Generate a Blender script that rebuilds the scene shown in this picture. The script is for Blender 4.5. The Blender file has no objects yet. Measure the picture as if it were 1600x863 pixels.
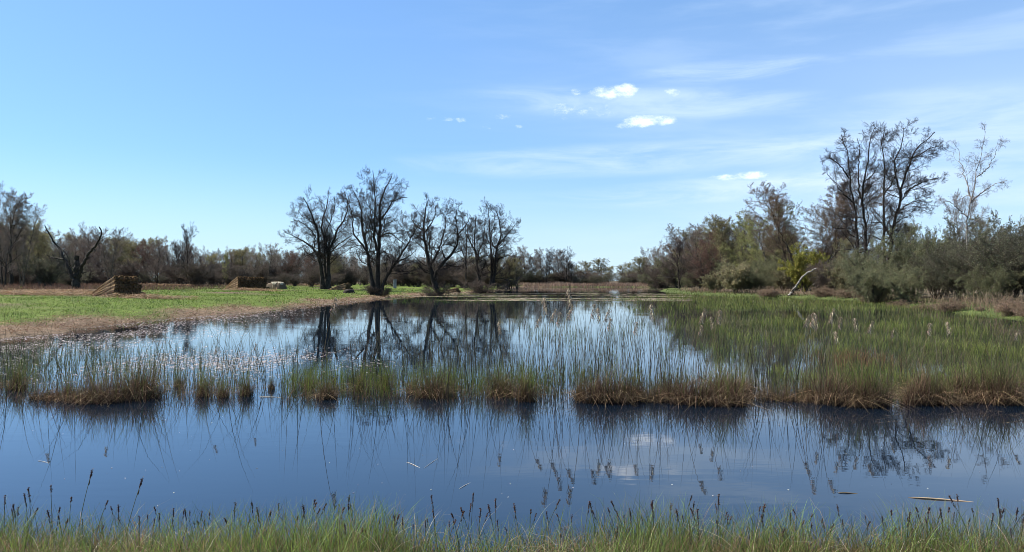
import bpy, math, random
import numpy as np
R = math.radians
rng = np.random.default_rng(7)
random.seed(7)
C = bpy.context.scene
COL = C.collection

# ------------------------------------------------------------------ camera, sky, sun, exposure
F, YH, CH = 1155.0, 439.0, 2.0           # focal length in px of the 1600 px frame, horizon row, eye height
cam_d = bpy.data.cameras.new('camera')
cam = bpy.data.objects.new('camera', cam_d)
COL.objects.link(cam)
cam_d.sensor_width = 36.0
cam_d.lens = 36.0 * F / 1600.0
cam_d.clip_start, cam_d.clip_end = 0.05, 9000.0
cam.location = (0, 0, CH)
cam.rotation_euler = (R(90) + math.atan((YH - 431.5) / F), 0, 0)
C.camera = cam

SUN_EL, SUN_AZ = 46.0, -74.0              # azimuth from +Y towards +X
world = bpy.data.worlds.new('World')
C.world = world
world.use_nodes = True
WN, WL = world.node_tree.nodes, world.node_tree.links
WN.clear()
wout = WN.new('ShaderNodeOutputWorld')
wbg = WN.new('ShaderNodeBackground')
wbg.inputs['Strength'].default_value = 0.096
sky = WN.new('ShaderNodeTexSky')
sky.sky_type = 'NISHITA'
sky.sun_disc = False
sky.sun_elevation = R(SUN_EL)
sky.sun_rotation = R(SUN_AZ)
sky.altitude = 0
sky.air_density = 1.0
sky.dust_density = 0.25
sky.ozone_density = 3.0

def wm(op, a, b=None, clamp=False):
    n = WN.new('ShaderNodeMath'); n.operation = op; n.use_clamp = clamp
    for i, v in enumerate((a, b)):
        if v is None: continue
        if isinstance(v, (int, float)): n.inputs[i].default_value = v
        else: WL.new(v, n.inputs[i])
    return n.outputs[0]
def wss(v, a, b):
    n = WN.new('ShaderNodeMapRange'); n.interpolation_type = 'SMOOTHSTEP'
    WL.new(v, n.inputs['Value']); n.inputs['From Min'].default_value = a; n.inputs['From Max'].default_value = b
    return n.outputs[0]
tc = WN.new('ShaderNodeTexCoord')
sp = WN.new('ShaderNodeSeparateXYZ'); WL.new(tc.outputs['Generated'], sp.inputs[0])
az = wm('ARCTAN2', sp.outputs[0], sp.outputs[1])
el = wm('ARCSINE', sp.outputs[2])
def wnoise(sx, sy, scale, detail, rough, off=0.0, dist=0.0):
    cb = WN.new('ShaderNodeCombineXYZ')
    WL.new(wm('ADD', wm('MULTIPLY', az, sx), off), cb.inputs[0]); WL.new(wm('MULTIPLY', el, sy), cb.inputs[1])
    n = WN.new('ShaderNodeTexNoise'); n.inputs['Scale'].default_value = scale
    n.inputs['Detail'].default_value = detail; n.inputs['Roughness'].default_value = rough; n.inputs['Distortion'].default_value = dist
    WL.new(cb.outputs[0], n.inputs['Vector'])
    return n.outputs[0]
def azel(px, py):
    a = math.atan((px - 800) / F)
    return a, math.atan((YH - py) / F * math.cos(a))
# thin high cirrus: long flat streaks, thicker to the right
streak = wss(wnoise(2.2, 15.0, 1.6, 5, 0.55, 3.1, 0.3), 0.42, 0.72)
veil = wss(wnoise(1.2, 4.5, 1.0, 3, 0.45, 9.7), 0.22, 0.72)
side = wss(az, -0.35, 0.45)
cirrus = wm('MULTIPLY', wm('ADD', wm('MULTIPLY', streak, 0.22), wm('MULTIPLY', wm('MULTIPLY', veil, 0.60), wss(el, 0.42, 0.06))), side)
def band(px, py, w, h, k, tilt=0.0):
    a, e = azel(px, py)
    da = wm('SUBTRACT', az, a)
    de = wm('SUBTRACT', wm('SUBTRACT', el, e), wm('MULTIPLY', da, tilt))
    q = wm('ADD', wm('POWER', wm('DIVIDE', wm('ABSOLUTE', da), w / F), 2.0), wm('POWER', wm('DIVIDE', wm('ABSOLUTE', de), h / F), 2.0))
    return wm('MULTIPLY', wss(q, 1.0, 0.0), k)
wisp = wss(wnoise(4.0, 22.0, 1.5, 6, 0.6, 1.3, 0.6), 0.30, 0.70)
streaks = None
for args in ((1080, 300, 330, 22, 0.55, 0.04), (960, 250, 420, 30, 0.5, 0.02), (1000, 160, 330, 30, 0.45, -0.05), (1150, 110, 170, 20, 0.5, 0.0), (1480, 250, 300, 110, 0.4, 0.0)):
    b = band(*args)
    streaks = b if streaks is None else wm('ADD', streaks, b)
cirrus = wm('ADD', cirrus, wm('MULTIPLY', streaks, wisp), True)
# small fair-weather cumulus
puffn = wnoise(1.0, 1.7, 46.0, 9, 0.72, 0.4)
cum = None
for px, py, w, h, k in ((948, 144, 36, 13, 1.15), (975, 141, 32, 14, 1.15), (1005, 189, 52, 13, 1.15), (1035, 188, 32, 12, 1.1), (976, 196, 20, 7, 0.9),
                        (1135, 277, 34, 7, 0.9), (1175, 274, 40, 9, 1.0), (900, 143, 16, 8, 0.6), (1045, 145, 24, 9, 0.6), (720, 187, 13, 7, 0.7),
                        (783, 184, 22, 9, 0.6), (809, 199, 14, 6, 0.65), (760, 199, 12, 6, 0.5), (690, 186, 40, 5, 0.4), (880, 172, 45, 18, 0.55), (930, 174, 50, 15, 0.5)):
    b = band(px, py, w, h, k)
    cum = b if cum is None else wm('MAXIMUM', cum, b)
cumb = wss(cum, 0.02, 0.3)
cum = wss(wm('ADD', cum, wm('MULTIPLY', wm('SUBTRACT', puffn, 0.5), 2.8)), 0.38, 2.0)
cum = wm('MULTIPLY', cum, cumb)
mx1 = WN.new('ShaderNodeMix'); mx1.data_type = 'RGBA'
WL.new(cirrus, mx1.inputs[0])
tint = WN.new('ShaderNodeMix'); tint.data_type = 'RGBA'; tint.blend_type = 'MULTIPLY'; tint.inputs[0].default_value = 1.0
WL.new(sky.outputs[0], tint.inputs[6]); tint.inputs[7].default_value = (0.58, 0.74, 0.97, 1)
haze_mix = WN.new('ShaderNodeMix'); haze_mix.data_type = 'RGBA'; haze_mix.inputs[0].default_value = 0.35
WL.new(tint.outputs[2], haze_mix.inputs[6]); haze_mix.inputs[7].default_value = (1.7, 3.2, 5.0, 1)
low = WN.new('ShaderNodeMix'); low.data_type = 'RGBA'
WL.new(wm('MULTIPLY', wss(el, 0.17, 0.0), 0.6), low.inputs[0]); WL.new(haze_mix.outputs[2], low.inputs[6]); low.inputs[7].default_value = (3.75, 4.9, 5.5, 1)
WL.new(low.outputs[2], mx1.inputs[6]); mx1.inputs[7].default_value = (4.0, 5.0, 6.3, 1)
mx2 = WN.new('ShaderNodeMix'); mx2.data_type = 'RGBA'
WL.new(wm('MULTIPLY', cum, 0.9), mx2.inputs[0]); WL.new(mx1.outputs[2], mx2.inputs[6]); mx2.inputs[7].default_value = (8.4, 8.7, 9.2, 1)
WL.new(mx2.outputs[2], wbg.inputs['Color'])
WL.new(wbg.outputs[0], wout.inputs['Surface'])

sd = bpy.data.lights.new('sun', 'SUN'); sd.energy = 4.9; sd.angle = R(0.55); sd.color = (1.0, 0.94, 0.84)
sun = bpy.data.objects.new('sun', sd); COL.objects.link(sun)
sun.rotation_euler = (R(90 - SUN_EL), 0, R(180 - SUN_AZ))
sun.location = (-60, 30, 60)
C.view_settings.view_transform = 'Standard'; C.view_settings.look = 'None'
C.view_settings.exposure = 1.05; C.view_settings.gamma = 1.0; C.view_settings.use_curve_mapping = False
C.render.engine = 'CYCLES'
C.cycles.pixel_filter_type = 'BLACKMAN_HARRIS'; C.cycles.filter_width = 0.9
C.cycles.max_bounces = 6; C.cycles.diffuse_bounces = 2; C.cycles.glossy_bounces = 3; C.cycles.transmission_bounces = 3
C.cycles.caustics_reflective = False; C.cycles.caustics_refractive = False
C.cycles.sample_clamp_indirect = 6.0

# ------------------------------------------------------------------ helpers
def P3(px, py, D):
    return ((px - 800) / F * D, D, CH + (YH - py) / F * D)
def nrm(v):
    return v / np.maximum(np.linalg.norm(v, axis=-1, keepdims=True), 1e-9)

class Geo:
    """collects vertices, faces and per-vertex colours; build() links one mesh object"""
    def __init__(s): s.V, s.Q, s.T, s.Cc, s.n = [], [], [], [], 0
    def add(s, V, Q=None, T=None, col=(1, 1, 1)):
        V = np.asarray(V, float).reshape(-1, 3)
        col = np.asarray(col, float)
        if col.ndim == 1: col = np.tile(col[:3], (len(V), 1))
        s.V.append(V); s.Cc.append(col[:, :3])
        if Q is not None and len(Q): s.Q.append(np.asarray(Q, int) + s.n)
        if T is not None and len(T): s.T.append(np.asarray(T, int) + s.n)
        s.n += len(V)
    def mesh(s, name, mat, smooth=True):
        V = np.concatenate(s.V); Cc = np.concatenate(s.Cc)
        Q = np.concatenate(s.Q) if s.Q else np.zeros((0, 4), int)
        T = np.concatenate(s.T) if s.T else np.zeros((0, 3), int)
        me = bpy.data.meshes.new(name)
        me.vertices.add(len(V)); me.vertices.foreach_set('co', V.astype(np.float32).ravel())
        loops = np.concatenate([Q.ravel(), T.ravel()]).astype(np.int32)
        me.loops.add(len(loops)); me.loops.foreach_set('vertex_index', loops)
        starts = np.concatenate([np.arange(len(Q)) * 4, len(Q) * 4 + np.arange(len(T)) * 3]).astype(np.int32)
        me.polygons.add(len(starts)); me.polygons.foreach_set('loop_start', starts)
        me.polygons.foreach_set('use_smooth', np.full(len(starts), smooth))
        at = me.attributes.new('col', 'FLOAT_COLOR', 'POINT')
        at.data.foreach_set('color', np.concatenate([Cc, np.ones((len(Cc), 1))], 1).astype(np.float32).ravel())
        me.materials.append(mat)
        me.update(calc_edges=True)
        return me
    def build(s, name, mat, parent=None, loc=None, smooth=True):
        o = bpy.data.objects.new(name, s.mesh(name, mat, smooth)); COL.objects.link(o)
        if loc is not None: o.location = loc
        if parent is not None: o.parent = parent
        return o

def tag(o, label=None, cat=None, group=None, kind=None):
    if label: o['label'] = label
    if cat: o['category'] = cat
    if group: o['group'] = group
    if kind: o['kind'] = kind
    return o
def empty(name, loc=(0, 0, 0), rz=0.0, sc=1.0):
    o = bpy.data.objects.new(name, None); COL.objects.link(o)
    o.location = loc; o.rotation_euler = (0, 0, rz)
    o.scale = (sc, sc, sc) if np.isscalar(sc) else sc
    o.empty_display_size = 0.2
    return o
def copy_tree(o, parent=None):
    c = o.copy(); COL.objects.link(c)
    if parent is not None: c.parent = parent
    for ch in list(KIDS.get(o.name, ())): copy_tree(ch, c)
    return c
KIDS = {}
def child(root, o):
    KIDS.setdefault(root.name, []).append(o); return o
USED = set()
def place(proto, loc, rz, sc, label, cat, group=None):
    """the first call moves the prototype itself; later calls copy it and its parts"""
    if proto.name in USED: o = copy_tree(proto)
    else: USED.add(proto.name); o = proto
    o.location = loc; o.rotation_euler = (0, 0, rz)
    o.scale = (sc, sc, sc) if np.isscalar(sc) else sc
    o['label'] = label; o['category'] = cat
    if group: o['group'] = group
    elif 'group' in o: del o['group']
    return o

def tubes(P, Rr, s=3):
    N, K, _ = P.shape
    T = np.gradient(P, axis=1) if K > 1 else P
    T = nrm(T)
    mean = nrm(P[:, -1] - P[:, 0])
    ref = np.where(np.abs(mean[:, 2:3]) > 0.8, np.array([[1.0, 0.13, 0]]), np.array([[0, 0.1, 1.0]]))
    U = nrm(np.cross(T, ref[:, None, :])); W = np.cross(T, U)
    a = np.arange(s) / s * 2 * np.pi
    V = P[:, :, None, :] + Rr[:, :, None, None] * (np.cos(a)[None, None, :, None] * U[:, :, None, :] + np.sin(a)[None, None, :, None] * W[:, :, None, :])
    idx = np.arange(N * K * s).reshape(N, K, s)
    nx = np.roll(idx, -1, axis=2)
    Q = np.stack([idx[:, :-1], nx[:, :-1], nx[:, 1:], idx[:, 1:]], -1).reshape(-1, 4)
    return V.reshape(-1, 3), Q
def ribbons(P, W, side):
    N, K, _ = P.shape
    o = side[:, None, :] * W[:, :, None] * 0.5
    V = np.stack([P - o, P + o], 2)
    idx = np.arange(N * K * 2).reshape(N, K, 2)
    Q = np.stack([idx[:, :-1, 0], idx[:, :-1, 1], idx[:, 1:, 1], idx[:, 1:, 0]], -1).reshape(-1, 4)
    return V.reshape(-1, 3), Q
def rep(col, k):
    """(N,3) colours -> one row for each of k vertices"""
    return np.repeat(np.asarray(col), k, axis=0)
def vary(c, n, dv=0.2, dc=0.06):
    c = np.asarray(c, float)
    return np.clip(c[None] * (1 + dv * rng.standard_normal((n, 1))) * (1 + dc * rng.standard_normal((n, 3))), 0.004, 0.95)
def blades(base, h, w, lean, bend, c0, c1, K=4):
    """grass blades: base (N,3), h,w,lean(amount at the tip, in heights),bend (N); colours (N,3) foot and tip"""
    N = len(base)
    az = rng.uniform(0, 2 * np.pi, N)
    d = np.stack([np.cos(az), np.sin(az), np.zeros(N)], 1)
    t = np.linspace(0, 1, K)
    hor = lean[:, None] * t + bend[:, None] * t ** 2.4
    ver = np.sqrt(np.maximum(1 - np.minimum(hor, 0.95) ** 2 * 0.6, 0.1)) * t - np.maximum(bend[:, None] - 0.6, 0) * t ** 4 * 0.9
    P = base[:, None, :] + d[:, None, :] * (hor * h[:, None])[:, :, None]
    P[:, :, 2] += ver * h[:, None]
    Wd = w[:, None] * (1 - t[None] ** 1.6 * 0.92)
    sa = rng.uniform(0, 2 * np.pi, N)
    side = np.stack([np.cos(sa), np.sin(sa), 0.15 * rng.standard_normal(N)], 1)
    V, Q = ribbons(P, Wd, side)
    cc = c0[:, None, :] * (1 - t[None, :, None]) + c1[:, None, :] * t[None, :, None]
    return V, Q, np.repeat(cc.reshape(-1, 3), 2, axis=0)
def leaves(P, size, stretch=1.6):
    """small pointed leaf faces at P (N,3)"""
    N = len(P)
    a = nrm(rng.standard_normal((N, 3))); b = nrm(np.cross(a, rng.standard_normal((N, 3))))
    a = a * size[:, None] * stretch * 0.5; b = b * size[:, None] * 0.5
    V = np.stack([P - a, P - 0.1 * a + b, P + a, P - 0.1 * a - b], 1).reshape(-1, 3)
    Q = np.arange(N * 4).reshape(N, 4)
    return V, Q
def resample(pts, K):
    pts = np.asarray(pts, float)
    # smooth catmull-like by dense linear interpolation and box filter
    d = np.r_[0, np.cumsum(np.linalg.norm(np.diff(pts, axis=0), axis=1))]
    t = np.linspace(0, d[-1], K * 4)
    q = np.stack([np.interp(t, d, pts[:, i]) for i in range(3)], 1)
    w = max(3, K // 3)
    qp = np.concatenate([np.repeat(q[:1], w, 0), q, np.repeat(q[-1:], w, 0)])
    ker = np.ones(2 * w + 1) / (2 * w + 1)
    q2 = np.stack([np.convolve(qp[:, i], ker, 'valid') for i in range(3)], 1)
    q2[0], q2[-1] = q[0], q[-1]
    return q2[np.linspace(0, len(q2) - 1, K).astype(int)]
def grow(P, Rr, n, t0, t1, ang, asd, lf, K, up, wig, rr, lmin=0.0, tip=0.35, taper_t=0.55, L0=None, warp=1.0):
    """children along each parent polyline (N,K0,3): n each between t0 and t1"""
    N, K0, _ = P.shape
    plen = np.linalg.norm(np.diff(P, axis=1), axis=2).sum(1) if L0 is None else L0
    t = t0 + (t1 - t0) * ((np.arange(n)[None] + rng.uniform(0, 1, (N, n))) / n) ** warp
    f = t * (K0 - 1); i = np.minimum(f.astype(int), K0 - 2); w = (f - i)[..., None]
    rows = np.arange(N)[:, None]
    p0 = P[rows, i] * (1 - w) + P[rows, i + 1] * w
    r0 = Rr[rows, i] * (1 - w[..., 0]) + Rr[rows, i + 1] * w[..., 0]
    T = nrm(P[rows, i + 1] - P[rows, i])
    ref = nrm(rng.standard_normal((N, n, 3)))
    U = nrm(np.cross(T, ref))
    a = R(ang) + R(asd) * rng.standard_normal((N, n))
    d = nrm(np.cos(a)[..., None] * T + np.sin(a)[..., None] * U).reshape(-1, 3)
    L = (plen[:, None] * lf * (1 - taper_t * t) * rng.uniform(0.6, 1.25, (N, n))).reshape(-1)
    L = np.maximum(L, lmin)
    M = N * n
    out = np.zeros((M, K, 3)); out[:, 0] = p0.reshape(-1, 3)
    for k in range(1, K):
        d = nrm(d + np.array([0, 0, up]) / K + wig * rng.standard_normal((M, 3)))
        out[:, k] = out[:, k - 1] + d * (L / (K - 1))[:, None]
    r = np.minimum(r0.reshape(-1) * rr, 0.2)
    rad = r[:, None] * (1 - (1 - tip) * np.linspace(0, 1, K)[None])
    return out, rad

# ------------------------------------------------------------------ materials
def node_mat(name):
    m = bpy.data.materials.new(name); m.use_nodes = True
    N, L = m.node_tree.nodes, m.node_tree.links
    return m, N, L, N['Principled BSDF'], N['Material Output']
def veg_mat(name, trans=0.35, rough=0.7, rnd=0.25, spec=0.2):
    """plant matter: colour from the blades' own attribute, a little different on each plant, part of the light passing through"""
    m, N, L, b, out = node_mat(name)
    at = N.new('ShaderNodeAttribute'); at.attribute_name = 'col'
    oi = N.new('ShaderNodeObjectInfo')
    mr = N.new('ShaderNodeMapRange'); mr.inputs['To Min'].default_value = 1 - rnd; mr.inputs['To Max'].default_value = 1 + rnd
    L.new(oi.outputs['Random'], mr.inputs['Value'])
    nz = N.new('ShaderNodeTexNoise'); nz.inputs['Scale'].default_value = 1.3; nz.inputs['Detail'].default_value = 3
    geo = N.new('ShaderNodeNewGeometry'); L.new(geo.outputs['Position'], nz.inputs['Vector'])
    mr2 = N.new('ShaderNodeMapRange'); mr2.inputs['From Min'].default_value = 0.3; mr2.inputs['From Max'].default_value = 0.7
    mr2.inputs['To Min'].default_value = 0.8; mr2.inputs['To Max'].default_value = 1.2
    L.new(nz.outputs[0], mr2.inputs['Value'])
    mu = N.new('ShaderNodeMath'); mu.operation = 'MULTIPLY'; L.new(mr.outputs[0], mu.inputs[0]); L.new(mr2.outputs[0], mu.inputs[1])
    vm = N.new('ShaderNodeVectorMath'); vm.operation = 'SCALE'; L.new(at.outputs['Color'], vm.inputs[0]); L.new(mu.outputs[0], vm.inputs['Scale'])
    L.new(vm.outputs[0], b.inputs['Base Color'])
    b.inputs['Roughness'].default_value = rough; b.inputs['Specular IOR Level'].default_value = spec
    if trans > 0:
        tr = N.new('ShaderNodeBsdfTranslucent'); L.new(vm.outputs[0], tr.inputs['Color'])
        mix = N.new('ShaderNodeMixShader'); mix.inputs[0].default_value = trans
        L.new(b.outputs[0], mix.inputs[1]); L.new(tr.outputs[0], mix.inputs[2]); L.new(mix.outputs[0], out.inputs['Surface'])
    return m
def bark_mat(name, c0, c1, scale=6.0, bands=False):
    m, N, L, b, out = node_mat(name)
    tcn = N.new('ShaderNodeTexCoord')
    mp = N.new('ShaderNodeMapping'); mp.inputs['Scale'].default_value = (1, 1, 0.35) if not bands else (0.5, 0.5, 2.4)
    L.new(tcn.outputs['Object'], mp.inputs['Vector'])
    nz = N.new('ShaderNodeTexNoise'); nz.inputs['Scale'].default_value = scale; nz.inputs['Detail'].default_value = 6; nz.inputs['Roughness'].default_value = 0.65
    L.new(mp.outputs[0], nz.inputs['Vector'])
    cr = N.new('ShaderNodeValToRGB'); cr.color_ramp.elements[0].position = 0.38; cr.color_ramp.elements[1].position = 0.62
    cr.color_ramp.elements[0].color = (*c0, 1); cr.color_ramp.elements[1].color = (*c1, 1)
    L.new(nz.outputs[0], cr.inputs[0]); L.new(cr.outputs[0], b.inputs['Base Color'])
    b.inputs['Roughness'].default_value = 0.9; b.inputs['Specular IOR Level'].default_value = 0.15
    bp = N.new('ShaderNodeBump'); bp.inputs['Strength'].default_value = 0.6; bp.inputs['Distance'].default_value = 0.03
    L.new(nz.outputs[0], bp.inputs['Height']); L.new(bp.outputs[0], b.inputs['Normal'])
    return m
M_GRASS = veg_mat('grass_blades', 0.4, 0.55, 0.0, 0.3)
M_DRY = veg_mat('dry_plant', 0.25, 0.75, 0.18)
M_LEAF = veg_mat('tree_leaves', 0.4, 0.6, 0.22)
M_TWIG = veg_mat('twigs', 0.0, 0.85, 0.2, 0.15)
M_BARK = bark_mat('bark_dark', (0.018, 0.0145, 0.012), (0.050, 0.042, 0.034))
M_BARKG = bark_mat('bark_grey', (0.05, 0.043, 0.036), (0.14, 0.12, 0.095))
M_BIRCHG = bark_mat('bark_birch_grey', (0.10, 0.09, 0.08), (0.30, 0.275, 0.25), 5.0, True)
M_BIRCH = bark_mat('bark_birch', (0.07, 0.062, 0.055), (0.42, 0.39, 0.35), 5.0, True)

# ------------------------------------------------------------------ terrain
SH = np.array([(-60, 6.2), (-20, 5.9), (-6, 5.6), (-3, 5.5), (0, 5.42), (3, 5.5), (6, 5.55), (20, 5.9), (60, 6.4), (60, 14), (34, 22), (25.5, 32), (26.5, 42), (30.5, 55),
               (34, 70), (33.5, 86), (29, 100), (27, 114), (28, 140), (36, 175), (50, 220), (30, 232), (8, 234), (-3, 222), (-1, 200), (0.5, 178), (-2, 156), (-4.7, 136),
               (-6.7, 128), (-10, 115), (-13.3, 97), (-14.6, 89), (-15.5, 74.5), (-16.3, 59), (-16.7, 48), (-17.6, 40.5), (-18, 34.5), (-17.5, 28.5), (-18, 26), (-19.6, 21.8), (-21, 18), (-24, 14), (-60, 11)], float)
def sdist(x, y):
    """distance to the shoreline, positive on land"""
    p = np.stack([np.ravel(x), np.ravel(y)], 1)
    best = np.full(len(p), 1e9); inside = np.zeros(len(p), bool)
    for a, b in zip(SH, np.roll(SH, -1, 0)):
        ab = b - a; t = np.clip(((p - a) @ ab) / (ab @ ab), 0, 1)
        best = np.minimum(best, np.hypot(*(p - a - t[:, None] * ab).T))
        c = (a[1] > p[:, 1]) != (b[1] > p[:, 1])
        with np.errstate(divide='ignore', invalid='ignore'):
            xi = (b[0] - a[0]) * (p[:, 1] - a[1]) / (b[1] - a[1]) + a[0]
        inside ^= c & (p[:, 0] < xi)
    return np.where(inside, -best, best).reshape(np.shape(x))
def wob(x, y):
    return (np.sin(x * 0.9 + 1.3 * np.sin(y * 0.37)) + np.sin(y * 0.8 + 1.7 * np.sin(x * 0.29) + 2)) * 0.5
def gz(x, y):
    x = np.asarray(x, float); y = np.asarray(y, float)
    d = sdist(x, y) + 0.55 * wob(x * 0.8, y * 0.8) * np.clip((y - 9) / 6, 0, 1)
    left = np.clip((4 - x) / 8, 0, 1)
    slope, cap = 0.019 + 0.008 * left, 0.75 + 0.45 * left
    land = 0.02 + 0.30 * (1 - np.exp(-np.maximum(d, 0) / 2.2)) + cap * (1 - np.exp(-slope * np.maximum(d, 0) / cap)) + 0.05 * wob(x * 0.55, y * 0.55) * np.clip(d / 4, 0, 1)
    bed = -np.minimum(0.03 + 0.35 * np.maximum(-d, 0), 0.9)
    return np.where(d > 0, land, bed)
def ground_at(px, py, lo=16.0, hi=420.0):
    D = np.linspace(lo, hi, 3000)
    x = (px - 800) / F * D
    z = CH + (YH - py) / F * D
    k = np.argmax(z <= gz(x, D))
    return float(D[k])
def on_ground(px, D):
    x = (px - 800) / F * D
    return (x, D, float(gz(x, D)))

def axis(parts):
    out = []
    for a, b, s in parts: out += list(np.arange(a, b, s))
    return np.array(out + [parts[-1][1]], float)
gx = axis(((-4200, -1000, 400), (-1000, -300, 60), (-300, -90, 10), (-90, -40, 2.5), (-40, -8, 0.6), (-8, 8, 0.5), (8, 40, 0.8), (40, 100, 3), (100, 300, 10), (300, 1000, 60), (1000, 4200, 400)))
gy = axis(((-400, -40, 40), (-40, -4, 4), (-4, 9, 0.35), (9, 60, 0.8), (60, 120, 1.2), (120, 260, 2.5), (260, 500, 12), (500, 1000, 60), (1000, 6000, 500)))
GX, GY = np.meshgrid(gx, gy)
GD = sdist(GX, GY); GZ = gz(GX, GY)
nx_, ny_ = len(gx), len(gy)
gi = np.arange(nx_ * ny_).reshape(ny_, nx_)
GQ = np.stack([gi[:-1, :-1], gi[:-1, 1:], gi[1:, 1:], gi[1:, :-1]], -1).reshape(-1, 4)
def ramp(v, a, b): return np.clip((v - a) / (b - a), 0, 1)
n1 = wob(GX * 0.33 + 5, GY * 0.41) ; n2 = wob(GX * 1.1, GY * 0.9 + 4)
green = np.array([0.10, 0.135, 0.026]); tan = np.array([0.19, 0.135, 0.09]); mud = np.array([0.020, 0.017, 0.012]); brown = np.array([0.12, 0.085, 0.055])
mg = ramp(GD + 1.1 * n2 + 1.0 * n1, 0.9, 2.5)[..., None]
dry = np.maximum(ramp(n1 + 0.4 * n2, 0.45, 0.9) * ramp(GD, 5, 14), ramp(GD + 4 * n1, 42, 60))[..., None]
right = ramp(GX, 8, 14)[..., None] * ramp(GY, 15, 20)[..., None]
gcol = tan * (1 - mg) + mg * (green * (1 - dry) + brown * dry)
gcol = gcol * (1 - right) + right * (np.array([0.075, 0.095, 0.03]) * (1 - ramp(GD, 2, 6)[..., None]) + np.array([0.09, 0.07, 0.045]) * ramp(GD, 2, 6)[..., None])
near = ramp(GY, 7, 5.8)[..., None]
gcol = gcol * (1 - near) + near * np.array([0.07, 0.055, 0.03])
wet = ramp(GD + 0.55 * wob(GX * 0.8, GY * 0.8) * np.clip((GY - 9) / 6, 0, 1), 0.05, -0.2)[..., None]
gcol = gcol * (1 - wet) + wet * mud
def ground_mat():
    m, N, L, b, out = node_mat('ground')
    at = N.new('ShaderNodeAttribute'); at.attribute_name = 'col'
    g = N.new('ShaderNodeNewGeometry')
    acc = at.outputs['Color']
    for sc, lo, hi in ((0.5, 0.75, 1.25), (4.0, 0.6, 1.4), (22.0, 0.65, 1.35)):
        nz = N.new('ShaderNodeTexNoise'); nz.inputs['Scale'].default_value = sc; nz.inputs['Detail'].default_value = 5
        L.new(g.outputs['Position'], nz.inputs['Vector'])
        mr = N.new('ShaderNodeMapRange'); mr.inputs['From Min'].default_value = 0.3; mr.inputs['From Max'].default_value = 0.7
        mr.inputs['To Min'].default_value = lo; mr.inputs['To Max'].default_value = hi
        L.new(nz.outputs[0], mr.inputs['Value'])
        vm = N.new('ShaderNodeVectorMath'); vm.operation = 'SCALE'; L.new(acc, vm.inputs[0]); L.new(mr.outputs[0], vm.inputs['Scale'])
        acc = vm.outputs[0]
    L.new(acc, b.inputs['Base Color'])
    b.inputs['Roughness'].default_value = 0.95; b.inputs['Specular IOR Level'].default_value = 0.1
    bp = N.new('ShaderNodeBump'); bp.inputs['Strength'].default_value = 0.8; bp.inputs['Distance'].default_value = 0.08
    L.new(nz.outputs[0], bp.inputs['Height']); L.new(bp.outputs[0], b.inputs['Normal'])
    return m
g = Geo(); g.add(np.stack([GX, GY, GZ], -1), GQ, col=gcol.reshape(-1, 3))
tag(g.build('ground', ground_mat()), kind='structure')

def water_mat():
    m, N, L, b, out = node_mat('pond_water')
    b.inputs['Base Color'].default_value = (0.004, 0.009, 0.017, 1)
    b.inputs['Roughness'].default_value = 0.0
    b.inputs['IOR'].default_value = 1.64
    g = N.new('ShaderNodeNewGeometry')
    mp = N.new('ShaderNodeMapping'); mp.inputs['Scale'].default_value = (0.55, 1.6, 1)
    L.new(g.outputs['Position'], mp.inputs['Vector'])
    n1 = N.new('ShaderNodeTexNoise'); n1.inputs['Scale'].default_value = 2.6; n1.inputs['Detail'].default_value = 3
    n2 = N.new('ShaderNodeTexNoise'); n2.inputs['Scale'].default_value = 0.25; n2.inputs['Detail'].default_value = 2
    L.new(mp.outputs[0], n1.inputs['Vector']); L.new(mp.outputs[0], n2.inputs['Vector'])
    mr = N.new('ShaderNodeMapRange'); mr.inputs['From Min'].default_value = 0.42; mr.inputs['From Max'].default_value = 0.68
    mr.inputs['To Min'].default_value = 0.15; mr.inputs['To Max'].default_value = 1.0
    L.new(n2.outputs[0], mr.inputs['Value'])
    mu = N.new('ShaderNodeMath'); mu.operation = 'MULTIPLY'; L.new(n1.outputs[0], mu.inputs[0]); L.new(mr.outputs[0], mu.inputs[1])
    bp = N.new('ShaderNodeBump'); bp.inputs['Strength'].default_value = 1.0; bp.inputs['Distance'].default_value = 0.0022
    L.new(mu.outputs[0], bp.inputs['Height']); L.new(bp.outputs[0], b.inputs['Normal'])
    return m
g = Geo()
wx = np.array([-75, -25, 0, 25, 75]); wy = np.array([3.0, 20, 60, 120, 180, 245])
WX, WY = np.meshgrid(wx, wy)
wi = np.arange(WX.size).reshape(WX.shape)
g.add(np.stack([WX, WY, np.zeros_like(WX)], -1), np.stack([wi[:-1, :-1], wi[:-1, 1:], wi[1:, 1:], wi[1:, :-1]], -1).reshape(-1, 4))
tag(g.build('water', water_mat()), kind='structure')

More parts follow.
